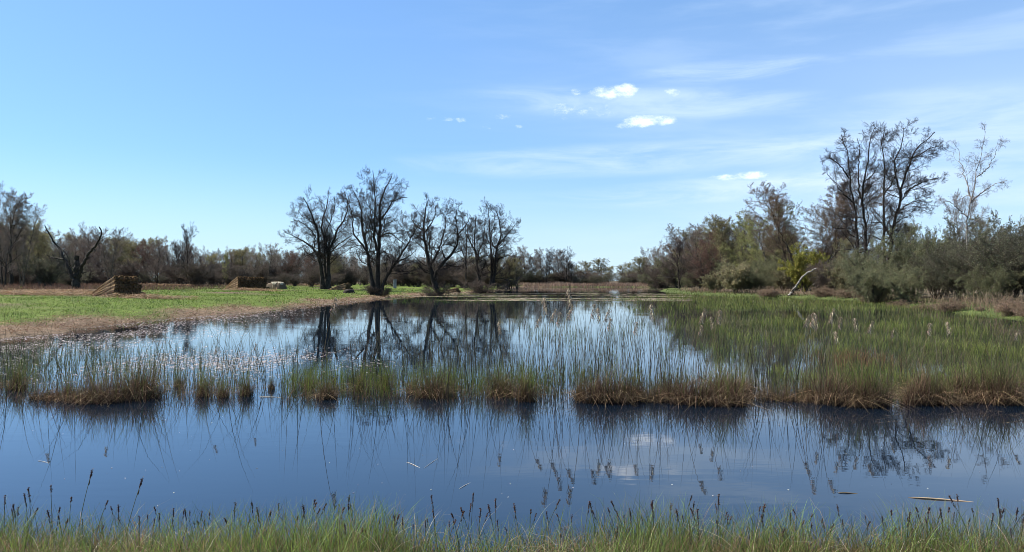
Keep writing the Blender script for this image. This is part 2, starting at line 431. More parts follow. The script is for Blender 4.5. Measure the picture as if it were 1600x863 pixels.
# ------------------------------------------------------------------ trees
def wood(levels, trunk_col, twig_col, name, label, cat, loc, bark, leaf=None, smooth=True, crown_from=2):
    """levels: list of (P, R, sides); the first go to the trunk mesh, the thin ones to the crown"""
    root = empty(name, loc)
    g = Geo()
    for P, Rr, s in levels[:crown_from]: g.add(*tubes(P, Rr, s))
    child(root, g.build('trunk', bark, root))
    g = Geo()
    for P, Rr, s in levels[crown_from:]:
        V, Q = tubes(P, Rr, s)
        g.add(V, Q, col=rep(vary(twig_col, len(P), 0.15), P.shape[1] * s))
    if leaf is not None:
        Pl, sz, cl, st = leaf
        V, Q = leaves(Pl, sz, st); g.add(V, Q, col=rep(cl, 4))
    child(root, g.build('crown', M_LEAF if leaf is not None else M_TWIG, root))
    if label: tag(root, label, cat)
    return root
def along(P, n, t0=0.2, jit=0.05):
    """n random points on each polyline"""
    N, K, _ = P.shape
    t = rng.uniform(t0, 1, (N, n)); f = t * (K - 1); i = np.minimum(f.astype(int), K - 2); w = (f - i)[..., None]
    rows = np.arange(N)[:, None]
    p = P[rows, i] * (1 - w) + P[rows, i + 1] * w
    return (p + jit * rng.standard_normal(p.shape)).reshape(-1, 3)

def limb(pts, r0, r1, K=22):
    P = resample(pts, K); t = np.linspace(0, 1, K)
    P[1:-1] += rng.standard_normal((K - 2, 3)) * np.array([0.05, 0.07, 0.03])
    return P, r0 + (r1 - r0) * t ** 0.75
TW = (0.054, 0.043, 0.040)
def hero(name, label, D, zx, zy, zs, limbs, n1=13, n2=9, n3=6, n4=4, twr=1.0, lf=(0.40, 0.45, 0.52, 0.62), t0=0.26, col=TW, bark=None, catk=1.0, up=(0.35, 0.25, 0.2, 0.15), spread=1.0, K1=7, ang=57):
    """a bare tree whose main limbs are given as polylines (each with start and end radius); finer branches grow from them"""
    conv = lambda q: (zx + q[0] / zs, zy + q[1] / zs)
    first = conv(limbs[0][0][0]); base = np.array(on_ground(first[0], D))
    Ps, Rs, Ls = [], [], []
    for pts, r0, r1, dy in limbs:
        w = []
        for k, q in enumerate(pts):
            u, v = conv(q); dd = D + dy * k / (len(pts) - 1)
            w.append(P3(u, v, dd))
        w = np.array(w) - base
        if w[0][2] < 1.2: w = np.vstack([[w[0][0], w[0][1], -0.3], w])
        P, rr = limb(w, r0, r1)
        if w[0][2] < 0: rr = rr * (1 + 0.5 * np.exp(-np.maximum(P[:, 2], 0) / 0.45))
        Ps.append(P); Rs.append(rr)
    P0, R0 = np.stack(Ps), np.stack(Rs)
    H = P0[..., 2].max()
    ln = np.linalg.norm(np.diff(P0, axis=1), axis=2).sum(1)
    q1, q2 = [], []
    for k in range(len(P0)):
        main = P0[k, 0, 2] < 0
        m = max(5, int(ln[k] * (1 - (t0 if main else 0.1)) / (H * 0.42 / n1)))
        a_, b_ = grow(P0[k:k + 1], R0[k:k + 1], m, t0 if main else 0.1, 0.99, ang, 15, lf[0] * spread, K1, up[0], 0.17, 0.42, 0.5, 0.3, 0.5, np.array([min(H * 0.62, ln[k] * 1.5)]), 1.25)
        q1.append(a_); q2.append(b_)
    P1, R1 = np.concatenate(q1), np.concatenate(q2)
    R1 = np.clip(R1, 0.012, 0.055)
    P2, R2 = grow(P1, R1, n2, 0.15, 1.0, 46, 14, lf[1] * 1.12, 6, up[1], 0.12, 0.55, 0.4, 0.4, 0.4)
    R2 = np.clip(R2, 0.0085 * twr, 0.02)
    P3_, R3 = grow(P2, R2, n3, 0.12, 1.0, 42, 14, lf[2] * 1.15, 4, up[2], 0.10, 0.65, 0.28, 0.5, 0.4)
    R3 = np.clip(R3, 0.0062 * twr, 0.010)
    P4, R4 = grow(P3_, R3, n4, 0.1, 1.0, 40, 14, lf[3] * 1.15, 3, up[3], 0.08, 0.75, 0.16, 0.6, 0.4)
    R4 = np.clip(R4, 0.0050 * twr, 0.007)
    root = wood([(P0, R0, 9), (P1, R1, 5), (P2, R2, 4), (P3_, R3, 3), (P4, R4, 3)], None, col, name, label, 'tree', base, bark or M_BARK,
                leaf=None if catk <= 0 else (lambda p: (p, rng.uniform(0.02, 0.045, len(p)), vary((0.065, 0.047, 0.042), len(p), 0.25), 2.0))(along(P4, 1, 0.4, 0.02)[rng.random(len(P4)) < 0.22 * catk]))
    return root

# the bare alders on the left shore, limbs measured from the photograph
zA = (430, 260, 3.924)
hero('alder_tree', 'spreading bare alder with two dark stems, left end of the lone shore trees', 112, *zA, [
    ([(292, 738), (285, 640), (270, 540), (268, 440), (255, 370), (230, 310), (205, 250), (170, 190)], .40, .05, -2),
    ([(325, 738), (328, 640), (325, 520), (300, 440), (283, 390), (290, 310), (320, 250), (325, 180)], .42, .05, 2),
    ([(326, 560), (335, 500), (365, 450), (375, 390), (420, 340), (445, 280), (440, 190), (420, 150)], .24, .04, 1),
    ([(278, 600), (262, 550), (230, 500), (180, 460), (120, 430), (60, 405)], .22, .04, -3),
    ([(332, 560), (350, 515), (380, 485), (430, 450), (480, 415)], .15, .04, 3),
    ([(308, 690), (306, 560), (304, 470), (302, 420), (335, 340), (370, 250), (360, 180)], .17, .04, -1),
    ([(240, 500), (245, 420), (190, 360), (130, 330), (95, 340)], .12, .04, -2),
    ([(255, 372), (215, 330), (170, 310), (140, 270)], .10, .03, 2)], n1=12)
hero('alder_tree', 'tallest bare alder at the waterline with three dark stems from one foot', 88, *zA, [
    ([(603, 795), (590, 690), (572, 600), (570, 520), (545, 440), (525, 340), (535, 270), (505, 200), (480, 150)], .33, .04, 2),
    ([(625, 800), (628, 640), (630, 500), (640, 400), (648, 310), (635, 250), (655, 180), (700, 100), (715, 60)], .42, .04, 0),
    ([(642, 795), (670, 690), (705, 640), (745, 590), (775, 530), (815, 470), (850, 400), (885, 350)], .25, .04, -3),
    ([(570, 545), (545, 490), (505, 450), (470, 410), (482, 330), (465, 270), (440, 200)], .16, .03, -1),
    ([(630, 520), (610, 470), (605, 380), (612, 280), (612, 180), (600, 100), (598, 25)], .20, .03, 2),
    ([(635, 450), (660, 420), (700, 405), (745, 435), (790, 480)], .12, .03, -2),
    ([(645, 330), (690, 270), (715, 220), (765, 195), (810, 190)], .13, .03, 1),
    ([(745, 590), (785, 570), (830, 545), (870, 510)], .09, .03, -2),
    ([(632, 545), (670, 520), (700, 560), (710, 600)], .08, .03, -2),
    ([(540, 430), (580, 380), (590, 300), (570, 220), (560, 150)], .10, .03, 2)], n1=12)
zC = (620, 290, 4.543)
hero('alder_tree', 'bare forked alder leaning left from its foot, third of the lone shore trees', 100, *zC, [
    ([(278, 735), (255, 640), (230, 570), (215, 480), (200, 390), (185, 310), (195, 230), (205, 160), (225, 100)], .42, .04, 1),
    ([(268, 670), (285, 600), (340, 535), (400, 480), (430, 420), (440, 340), (415, 270), (425, 170)], .30, .04, -2),
    ([(235, 590), (255, 540), (290, 480), (312, 430), (320, 370), (345, 310), (340, 240), (370, 170)], .20, .03, 2),
    ([(345, 535), (330, 485), (312, 440), (350, 390), (400, 330)], .11, .03, -1),
    ([(185, 320), (140, 290), (110, 250), (100, 200)], .12, .03, 1),
    ([(205, 400), (160, 370), (120, 330), (70, 300)], .12, .03, -2),
    ([(440, 340), (480, 300), (510, 250), (500, 200)], .10, .03, 1),
    ([(200, 330), (240, 280), (270, 220), (275, 150)], .10, .03, -2)], n1=12)
hero('alder_tree', 'slim dark bare alder half hidden behind the forked one, tips touching its crown', 150, *zC, [
    ([(492, 690), (492, 600), (490, 500), (495, 420), (505, 330), (500, 270)], .26, .05, 0),
    ([(490, 530), (460, 460), (440, 400), (430, 350)], .12, .04, 2)], n1=13, t0=0.3)
hero('alder_tree', 'dark bare alder with a curved foot, beside the twin-stemmed one', 118, *zC, [
    ([(606, 715), (578, 640), (570, 550), (555, 450), (550, 350), (560, 270), (555, 235)], .28, .05, 0),
    ([(568, 560), (580, 480), (610, 400), (625, 320), (620, 260)], .15, .03, 2),
    ([(556, 460), (520, 400), (490, 340), (480, 290)], .14, .03, -2)], n1=13, t0=0.3)
hero('alder_tree', 'bare alder with two straight stems, right end of the lone shore trees', 118, *zC, [
    ([(668, 715), (675, 620), (672, 500), (665, 400), (660, 300), (650, 200), (655, 160)], .27, .04, 1),
    ([(682, 715), (695, 600), (705, 500), (708, 440), (740, 370), (740, 290), (715, 220), (700, 170)], .30, .04, -1),
    ([(706, 450), (672, 410), (668, 340), (700, 260), (690, 190)], .13, .03, 2),
    ([(708, 440), (750, 390), (800, 330), (840, 280)], .14, .03, -2),
    ([(700, 540), (740, 510), (790, 500), (830, 470)], .09, .03, 1)], n1=13, t0=0.3)
# right bank: two tall alder clumps and a birch
zR = (1270, 180, 3.082)
hero('alder_tree', 'tall bare alder with slim twin stems rising above the yellowish undergrowth', 84, *zR, [
    ([(195, 868), (205, 720), (222, 620), (210, 500), (195, 390), (175, 290), (180, 200), (150, 130), (140, 95)], .24, .03, 2),
    ([(222, 868), (240, 740), (262, 600), (248, 480), (235, 420), (245, 330), (265, 230), (275, 130), (300, 60)], .27, .03, -1),
    ([(247, 460), (225, 380), (220, 280), (230, 180), (215, 110)], .12, .03, 2),
    ([(175, 300), (140, 250), (110, 220), (80, 200)], .09, .03, -1),
    ([(200, 420), (150, 380), (110, 330), (70, 280)], .09, .03, 1),
    ([(250, 320), (290, 290), (320, 240)], .09, .03, 2)], n1=15, n2=8, n3=6, n4=4, lf=(0.32, 0.47, 0.54, 0.64), ang=60)
hero('alder_tree', 'tall bare alder with a bent thick stem, crown swept to the right above the willows', 80, *zR, [
    ([(365, 868), (370, 720), (375, 590), (400, 500), (425, 390), (435, 310), (460, 260), (470, 200), (530, 130), (590, 80)], .30, .03, -1),
    ([(345, 868), (343, 700), (343, 560), (345, 420), (345, 300), (345, 190), (330, 110), (350, 60)], .24, .03, 2),
    ([(427, 400), (405, 300), (392, 230), (430, 150), (440, 60)], .13, .03, 1),
    ([(440, 380), (500, 335), (555, 315), (610, 300)], .12, .03, -2),
    ([(410, 470), (450, 435), (510, 410), (550, 420)], .09, .03, 2),
    ([(345, 380), (385, 330), (405, 270), (395, 230)], .10, .03, -1),
    ([(470, 210), (520, 190), (560, 160), (600, 150)], .09, .03, 1),
    ([(400, 520), (440, 495), (480, 480)], .07, .03, 1)], n1=15, n2=8, n3=6, n4=4, lf=(0.32, 0.47, 0.54, 0.64), ang=52)
hero('birch_tree', 'slender pale birch with a fine open crown at the right end of the bank', 70, *zR, [
    ([(735, 900), (740, 600), (745, 500), (765, 420), (790, 300), (800, 220), (825, 150), (835, 75)], .13, .012, 0),
    ([(767, 420), (745, 340), (715, 240), (705, 160)], .08, .015, 2),
    ([(770, 415), (820, 370), (880, 330), (935, 315)], .08, .015, -2),
    ([(745, 490), (690, 440), (650, 410), (620, 430)], .07, .015, 1),
    ([(790, 300), (840, 260), (880, 190), (890, 130)], .06, .012, -1),
    ([(742, 540), (800, 500), (860, 480)], .07, .015, 2)], n1=10, n2=6, n3=5, n4=4, lf=(0.22, 0.45, 0.55, 0.65), col=(0.24, 0.20, 0.18), bark=M_BIRCHG, catk=0.35, twr=0.62, ang=40, up=(0.5, 0.1, -0.2, -0.5))
# the broken forked tree in front of the left wood
zY = (0, 270, 3.75)
hero('dead_tree', 'broken forked tree with two bare arms in a wide V before the left wood', 82, *zY, [
    ([(447, 660), (448, 600), (452, 540), (450, 488)], .42, .26, 0),
    ([(440, 625), (400, 570), (375, 500), (345, 440), (300, 385), (262, 310)], .24, .05, 2),
    ([(455, 620), (475, 560), (520, 475), (565, 425), (592, 370), (597, 350), (580, 318)], .24, .06, -2),
    ([(370, 508), (335, 502), (300, 495), (270, 480)], .09, .03, 1),
    ([(400, 570), (410, 520), (380, 470)], .07, .03, -1)], n1=4, n2=4, n3=3, n4=2, lf=(0.12, 0.5, 0.5, 0.6), catk=0)

def proto_tree(name, H, stems, n, lf, ang, up, col, bark, leafcol=None, leafsize=(0.07, 0.13), nleaf=0, t0=0.16, spread=0.18, r=0.018, wig=0.16, twr=0.95, cup=0.45, stretch=1.5):
    """a free-standing tree grown by rule, its foot at the origin"""
    Ps, Rs = [], []
    for k in range(stems):
        a = rng.uniform(0, 6.28) + k * 6.28 / max(stems, 1); hh = H * rng.uniform(0.82, 0.95)
        lean = spread * rng.uniform(0.5, 1.2) if stems > 1 else 0.05
        pts = [(0.12 * math.cos(a), 0.12 * math.sin(a), -0.3)]
        for t in (0.15, 0.35, 0.55, 0.75, 1.0):
            q = lean * hh * t ** (0.8) 
            pts.append((q * math.cos(a) + 0.03 * H * rng.standard_normal() * t, q * math.sin(a) + 0.03 * H * rng.standard_normal() * t, hh * t))
        P, rr = limb(pts, r * H / math.sqrt(stems) * 1.15, 0.02)
        Ps.append(P); Rs.append(rr)
    P0, R0 = np.stack(Ps), np.stack(Rs)
    L0 = np.full(stems, H * 0.85)
    P1, R1 = grow(P0, R0, n[0], t0, 0.99, ang, 13, lf[0], 7, up, wig * 0.7, 0.45, 0.4, 0.3, 0.5, L0)
    P2, R2 = grow(P1, R1, n[1], 0.12, 1.0, 44, 14, lf[1] * 1.15, 5, up * 0.7, wig * 0.7, 0.55, 0.3, 0.4, 0.4); R2 = np.maximum(R2, 0.012 * twr)
    P3_, R3 = grow(P2, R2, n[2], 0.1, 1.0, 42, 14, lf[2] * 1.15, 4, up * 0.5, wig * 0.6, 0.65, 0.25, 0.5, 0.4); R3 = np.clip(R3, 0.009 * twr, 0.014)
    lv = [(P0, R0, 8), (P1, R1, 5), (P2, R2, 3), (P3_, R3, 3)]
    tips = P3_
    if n[3]:
        P4, R4 = grow(P3_, R3, n[3], 0.1, 1.0, 40, 14, lf[3] * 1.2, 3, up * 0.4, wig * 0.5, 0.75, 0.16, 0.6, 0.4); R4 = np.clip(R4, 0.008 * twr, 0.01)
        lv.append((P4, R4, 3)); tips = P4
    leaf = None
    if nleaf:
        p = along(tips, nleaf, 0.15, 0.06)
        cc = vary(leafcol, len(p), 0.25, 0.08)
        leaf = (p, rng.uniform(*leafsize, len(p)), cc, stretch)
    return wood(lv, None, col, name, None, None, (0, -200, 0), bark, leaf)
BROWN = (0.19, 0.15, 0.12)
PT = {}
PT['bareA'] = proto_tree('bare_tree', 12, 1, (25, 9, 6, 5), (0.53, 0.42, 0.5, 0.6), 55, 0.5, TW, M_BARK)
PT['bareB'] = proto_tree('bare_tree', 12, 2, (18, 9, 6, 5), (0.45, 0.42, 0.5, 0.6), 48, 0.5, BROWN, M_BARK)
PT['bareC'] = proto_tree('bare_tree', 12, 3, (13, 9, 6, 5), (0.43, 0.42, 0.5, 0.6), 45, 0.6, (0.19, 0.155, 0.125), M_BARKG, spread=0.3)
PT['bareD'] = proto_tree('bare_tree', 12, 1, (32, 9, 6, 5), (0.33, 0.42, 0.5, 0.6), 62, 0.35, BROWN, M_BARK, t0=0.3)
PT['fan'] = proto_tree('fan_tree', 12, 6, (15, 9, 6, 5), (0.38, 0.4, 0.5, 0.6), 34, 0.7, (0.16, 0.115, 0.08), M_BARKG, spread=0.42, t0=0.2)
PT['red'] = proto_tree('budding_tree', 12, 2, (18, 9, 6, 5), (0.43, 0.42, 0.5, 0.6), 45, 0.5, (0.15, 0.095, 0.075), M_BARKG, (0.19, 0.105, 0.075), (0.035, 0.07), 1)
PT['olive'] = proto_tree('leafing_tree', 12, 2, (18, 9, 6, 5), (0.45, 0.42, 0.5, 0.55), 48, 0.5, (0.17, 0.145, 0.10), M_BARKG, (0.32, 0.29, 0.13), (0.035, 0.07), 2)
PT['green'] = proto_tree('leafing_tree', 12, 1, (25, 9, 6, 5), (0.43, 0.42, 0.5, 0.55), 50, 0.5, (0.17, 0.145, 0.10), M_BARKG, (0.33, 0.34, 0.12), (0.045, 0.09), 2)
def bush(name, H, stems, n, lf, col, leafcol, nleaf, leafsize, spread, up=0.3, ang=42, bark=None, stretch=2.2):
    Ps, Rs = [], []
    for k in range(stems):
        a = rng.uniform(0, 6.28); q = math.sqrt(rng.uniform(0.02, 1)) * spread; hh = H * rng.uniform(0.55, 0.92) * (1 - 0.25 * q / max(spread, .01))
        b = rng.uniform(0, 0.25) * H * spread
        pts = [(b * math.cos(a) * .4, b * math.sin(a) * .4, -0.15)]
        for t in (0.3, 0.6, 1.0):
            pts.append((b * math.cos(a) * .4 + q * H * t ** 1.25 * math.cos(a) + 0.05 * H * rng.standard_normal() * t, b * math.sin(a) * .4 + q * H * t ** 1.25 * math.sin(a) + 0.05 * H * rng.standard_normal() * t, hh * (t ** 0.9)))
        P, rr = limb(pts, 0.06, 0.012, 12); Ps.append(P); Rs.append(rr)
    P0, R0 = np.stack(Ps), np.stack(Rs)
    P1, R1 = grow(P0, R0, n[0], 0.12, 1.0, ang, 15, lf[0], 5, up, 0.16, 0.5, 0.4, 0.35, 0.4); R1 = np.maximum(R1, 0.010)
    P2, R2 = grow(P1, R1, n[1], 0.1, 1.0, 40, 16, lf[1], 4, up, 0.18, 0.6, 0.3, 0.5, 0.3); R2 = np.clip(R2, 0.007, 0.012)
    P3_, R3 = grow(P2, R2, n[2], 0.1, 1.0, 40, 16, lf[2], 3, up, 0.18, 0.7, 0.2, 0.6, 0.3); R3 = np.clip(R3, 0.006, 0.009)
    leaf = None
    if nleaf:
        p = along(P3_, nleaf, 0.05, 0.04)
        leaf = (p, rng.uniform(*leafsize, len(p)), vary(leafcol, len(p), 0.28, 0.08), stretch)
    return wood([(P0, R0, 5), (P1, R1, 4), (P2, R2, 3), (P3_, R3, 3)], None, col, name, None, None, (0, -200, 0), bark or M_BARKG, leaf, crown_from=1)
PB = {}
PB['willow'] = bush('willow_bush', 6, 16, (11, 8, 6), (0.42, 0.45, 0.55), (0.13, 0.12, 0.075), (0.19, 0.195, 0.10), 4, (0.03, 0.058), 0.62)
PB['willowD'] = bush('willow_bush', 6, 15, (11, 8, 6), (0.42, 0.45, 0.55), (0.10, 0.088, 0.066), (0.135, 0.135, 0.08), 2, (0.03, 0.055), 0.6)
PB['yellow'] = bush('leafy_bush', 5, 14, (11, 8, 6), (0.4, 0.45, 0.55), (0.12, 0.11, 0.05), (0.30, 0.285, 0.06), 4, (0.05, 0.09), 0.45)
PB['tan'] = bush('pale_bush', 4, 16, (11, 8, 6), (0.42, 0.45, 0.55), (0.22, 0.18, 0.12), (0.25, 0.225, 0.12), 2, (0.05, 0.09), 0.7)
PB['bare'] = bush('bare_bush', 4, 15, (11, 8, 6), (0.42, 0.45, 0.55), (0.10, 0.078, 0.062), None, 0, None, 0.6)
PB['bramble'] = bush('bramble_clump', 2, 26, (7, 5, 4), (0.5, 0.5, 0.6), (0.24, 0.17, 0.115), (0.28, 0.20, 0.135), 1, (0.04, 0.08), 0.85, up=-0.5)

HT = {}
def put(kind, px, top, D, label, cat='tree', group=None, H=None, wide=1.0, base=None):
    p = (PT if kind in PT else PB)[kind]
    if H is None:
        if p.name not in HT: HT[p.name] = max(np.percentile(np.array([v.co.z for v in c.data.vertices]), 99.7) for c in KIDS[p.name]) / 0.97
        H = HT[p.name]
    H = H or {'willow': 6, 'willowD': 6, 'yellow': 5, 'tan': 4, 'bare': 4, 'bramble': 2}.get(kind, 12)
    x, y, z = on_ground(px, D)
    h = (CH + (YH - top) / F * D) - z
    s = h / (H * 0.97)
    return place(p, (x, y, z), rng.uniform(0, 6.28), (s * wide, s * wide, s), label, cat, group)

# wood behind the left meadow: front trees one can name, then the crowd
for px, top, D, k, w, lab in (
        (-40, 285, 96, 'bareD', 1.0, None), (6, 290, 92, 'bareB', 0.7, 'tallest bare tree at the left edge of the meadow wood'),
        (14, 296, 98, 'bareD', 1.0, 'bare tree close behind the tallest one at the left edge'),
        (34, 318, 100, 'bareC', 0.75, 'bare twiggy tree whose crown slopes down from the tall left-edge trees'),
        (62, 345, 108, 'olive', 0.9, 'olive leafing tree under the slope of the tall left-edge trees')):
    put(k, px, top, D, lab or 'bare tree half cut off by the left edge of the view', wide=w)
put('bareA', 291, 347, 128, 'lone dark bare tree with straight trunk standing before the left wood', wide=0.62)
put('green', 350, 392, 140, 'small yellow-green tree at the wood edge above the second reed pile', wide=0.55)
put('bareC', 172, 356, 120, 'spreading bare tree behind the V-shaped broken tree')
put('bareB', 245, 372, 128, 'slanting bare tree between the first reed pile and lone tree', wide=0.8)
put('bareC', 420, 380, 150, 'round bare tree at the wood edge beside the tarped heap')
gl = 'bare trees of the wood behind the left meadow'
edge = ((-60, 330), (60, 350), (90, 372), (140, 352), (175, 362), (240, 372), (300, 376), (360, 386), (440, 392), (520, 398), (600, 400), (700, 402), (800, 398))
ex = np.array(edge, float)
for k in range(125):
    px = -40 + 850 * (k + rng.uniform(0, 1)) / 125
    D = rng.uniform(140, 225) + max(0, (px - 450) * 0.07)
    top = np.interp(px, ex[:, 0], ex[:, 1]) + rng.uniform(-5, 17)
    kind = ('bareB', 'bareC', 'bareD', 'bareB', 'olive', 'bareA', 'bareC', 'olive', 'bareB', 'red')[int(rng.integers(0, 10))]
    if kind == 'olive':
        put(kind, px, top + 4, D, 'olive leafing tree among the bare trees of the left wood', group='olive trees of the left wood', wide=1.3)
    elif kind == 'red':
        put(kind, px, top + 2, D, 'reddish budding tree among the bare trees of the left wood', group='reddish trees of the left wood', wide=1.2)
    else:
        put(kind, px, top, D, 'bare brown tree in the wood behind the left meadow', group=gl, wide=rng.uniform(0.85, 1.2))
for k in range(46):
    px = 430 + 375 * (k + rng.uniform(0, 1)) / 46
    put(('bareB', 'bareC', 'bareD')[k % 3], px, np.interp(px, [430, 600, 800], [394, 399, 402]) + rng.uniform(-5, 10), rng.uniform(165, 235), 'bare brown tree in the wood behind the shore alders', group='bare trees behind the shore alders', wide=rng.uniform(0.9, 1.3))
for k in range(84):
    px = -30 + 830 * (k + rng.uniform(0, 1)) / 84
    D = rng.uniform(125, 175) + max(0, (px - 450) * 0.1)
    if px < 120: D = rng.uniform(100, 125)
    kind = ('bare', 'willowD', 'bare', 'bare')[int(rng.integers(0, 4))]
    lab = {'bare': 'bare twiggy shrub at the foot of the left wood', 'willowD': 'dull olive shrub at the foot of the left wood', 'tan': 'pale straw-coloured shrub at the foot of the left wood'}[kind]
    put(kind, px, 439 - rng.uniform(8, 32), D, lab, 'shrub', {'bare': 'bare shrubs of the left wood', 'willowD': 'olive shrubs of the left wood', 'tan': 'pale shrubs of the left wood'}[kind], wide=rng.uniform(1.1, 1.6))
put('willowD', 75, 392, 96, 'tall olive shrub below the left-edge trees', 'shrub')
# far end of the pond
for k, (px, top) in enumerate(((806, 392), (820, 384), (833, 396), (846, 388), (858, 386), (872, 390), (884, 386), (838, 400), (866, 398), (893, 408), (812, 398), (827, 394), (853, 396), (879, 398), (798, 396), (889, 402))):
    put(('bareA', 'bareD')[k % 2], px, top, 250 + 9 * (k % 3), 'bare alder in the row behind the far reed bed', group='alders behind the far reed bed', wide=1.0)
for px, top, D, lab in ((905, 414, 265, 'low grey-green tree at the far end, beside the alder row'), (922, 408, 270, 'round grey-green tree at the far end left of the gap'), (938, 404, 275, 'tallest round tree at the far end left of the gap'), (950, 416, 280, 'small dark tree right at the gap in the far trees'),
                        (972, 414, 290, 'low grey-green tree right of the gap in the far trees'), (987, 410, 270, 'olive tree second from the gap in the far trees'), (1003, 402, 255, 'olive tree third from the gap in the far trees')):
    put('olive', px, top, D, lab, wide=1.7)
for px, top, D, lab in ((935, 431, 240, 'small round bush on the far shore'), (972, 432, 245, 'low wide bush on the far shore by the gap'), (1012, 430, 240, 'small dark bush on the far shore near the right wood')):
    put('willowD', px, top, D, lab, 'bush', wide=1.5)
for k in range(34):
    px = 770 + 300 * (k + rng.uniform(0, 1)) / 34
    if 950 < px < 966: continue
    kind = ('bare', 'willowD')[k % 2]
    put(kind, px, 439 - rng.uniform(6, 19), rng.uniform(246, 262), {'bare': 'bare brown shrub on the far shore behind the reed bed', 'willowD': 'dull green shrub on the far shore behind the reed bed'}[kind], 'shrub', {'bare': 'bare shrubs of the far shore', 'willowD': 'green shrubs of the far shore'}[kind], wide=rng.uniform(1.3, 2.0))
# the right bank, far to near
for px, top, D, k, w, lab in (
        (1018, 386, 230, 'bareC', 0.9, 'dark bare tree at the far end of the right bank wood'), (1034, 378, 215, 'bareB', 1.0, 'dark twiggy tree next to the far end of the right bank wood'),
        (1062, 366, 150, 'bareA', 0.8, 'dark-trunked bare tree standing alone before the right wood'), (1052, 380, 200, 'bareD', 1.0, 'bare tree behind the lone dark-trunked one'),
        (1078, 350, 180, 'bareC', 0.9, 'pale bare tree peeking above the lone dark-trunked one'), (1098, 344, 165, 'bareB', 1.0, 'domed purple-brown bare tree in the right wood'),
        (1118, 340, 150, 'red', 1.0, 'reddish budding tree in the right wood'), (1138, 336, 145, 'olive', 0.9, 'olive tree beside the reddish one in the right wood'),
        (1160, 332, 135, 'green', 0.8, 'tall slim green leafing tree above the pale bush'), (1176, 345, 150, 'bareC', 0.9, 'bare tree between two green leafing trees'), (1196, 338, 125, 'green', 0.85, 'pale green leafing tree left of the fan-shaped tree'),
        (1222, 318, 130, 'olive', 0.8, 'olive tree at the shoulder of the fan-shaped tree'), (1262, 290, 108, 'fan', 1.25, 'fan-shaped bare tree with many upright limbs'),
        (1302, 352, 105, 'bareC', 0.9, 'bare twiggy tree between the fan-shaped tree and tall alder'), (1318, 372, 92, 'olive', 0.8, 'low olive tree at the foot of the tall twin alder'),
        (1240, 360, 120, 'green', 0.9, 'green leafing tree below the fan-shaped tree'), (1105, 375, 140, 'red', 1.0, 'low rusty tree below the domed one'),
        (1500, 300, 95, 'bareC', 0.5, 'thin bare tree behind the birch'), (1480, 345, 74, 'willowD', 0.6, 'upright dark sapling left of the birch'),
        (1580, 330, 66, 'willowD', 0.75, 'tall dark leafing tree at the right edge'), (1545, 336, 76, 'olive', 0.75, 'dark olive tree right of the birch'), (1620, 335, 70, 'olive', 0.9, 'olive tree cut off by the right edge of the view'),
        (1410, 345, 98, 'olive', 0.8, 'olive tree behind the willows below the tall alder'), (1355, 372, 100, 'bareB', 0.8, 'twiggy tree behind the tall twin alder')):
    put(k, px, top, D, lab, wide=w * (1.3 if D > 97 else 1.1))
for px, top, D, k, w, lab in (
        (1150, 408, 104, 'tan', 0.95, 'big pale olive bush leaning over the right shore'), (1118, 426, 112, 'tan', 0.9, 'straw-pale bush at the left foot of the big pale one'), (1182, 420, 102, 'willow', 1.1, 'green bush on the right side of the pale one'),
        (1257, 384, 99, 'yellow', 0.8, 'bright yellow-green bush behind the leaning white trunk'), (1212, 398, 112, 'willow', 1.0, 'dark green bush left of the yellow-green one'), (1225, 420, 108, 'tan', 1.0, 'low brownish bush behind the clearing'),
        (1300, 405, 90, 'bare', 1.1, 'bare brown thicket right of the leaning white trunk'), (1325, 400, 86, 'tan', 0.8, 'pale thicket at the foot of the twin alder'),
        (1385, 372, 70, 'willow', 0.95, 'broad grey-green willow bush in front of the tall alders'), (1362, 404, 66, 'willow', 1.0, 'low green willow at the water side of the broad one'), (1425, 352, 72, 'willow', 0.8, 'tall green willow right of the broad one'), (1418, 412, 62, 'willow', 1.1, 'green willow leaning out over the dead reeds'),
        (1462, 372, 66, 'willowD', 0.9, 'dark willow in the middle of the right thicket'), (1500, 385, 60, 'willowD', 1.0, 'dark willow under the birch'), (1530, 350, 62, 'willowD', 0.9, 'tall dark willow right of the birch'),
        (1572, 362, 56, 'willowD', 1.0, 'dark willow near the right edge'), (1610, 345, 56, 'willowD', 1.0, 'dark willow cut off by the right edge'), (1545, 410, 54, 'willow', 1.0, 'low green bush above the reddish brambles')):
    put(k, px, top, D, lab, 'bush', wide=w)
for px, top, D, w, lab in ((1483, 466, 47, 1.3, 'big reddish bramble clump on the right shore'), (1530, 478, 45, 1.2, 'low reddish bramble between the big clump and the edge'), (1585, 464, 40, 1.2, 'tall reddish bramble at the right edge'), (1615, 470, 38, 1.3, 'reddish bramble cut off by the right edge'),
                           (1440, 472, 52, 1.4, 'low bramble under the willow branches'), (1405, 468, 58, 1.4, 'straw-brown bramble below the green willow'), (1200, 448, 92, 1.3, 'rusty bramble at the foot of the pale bush'), (1290, 446, 84, 1.6, 'reddish thicket of dead stems right of the leaning white trunk'), (1330, 448, 78, 1.6, 'reddish thicket of dead stems at the foot of the twin alder'), (1365, 458, 68, 1.5, 'rusty bramble at the foot of the low green willow')):
    put('bramble', px, top, D, lab, 'bramble', wide=w)

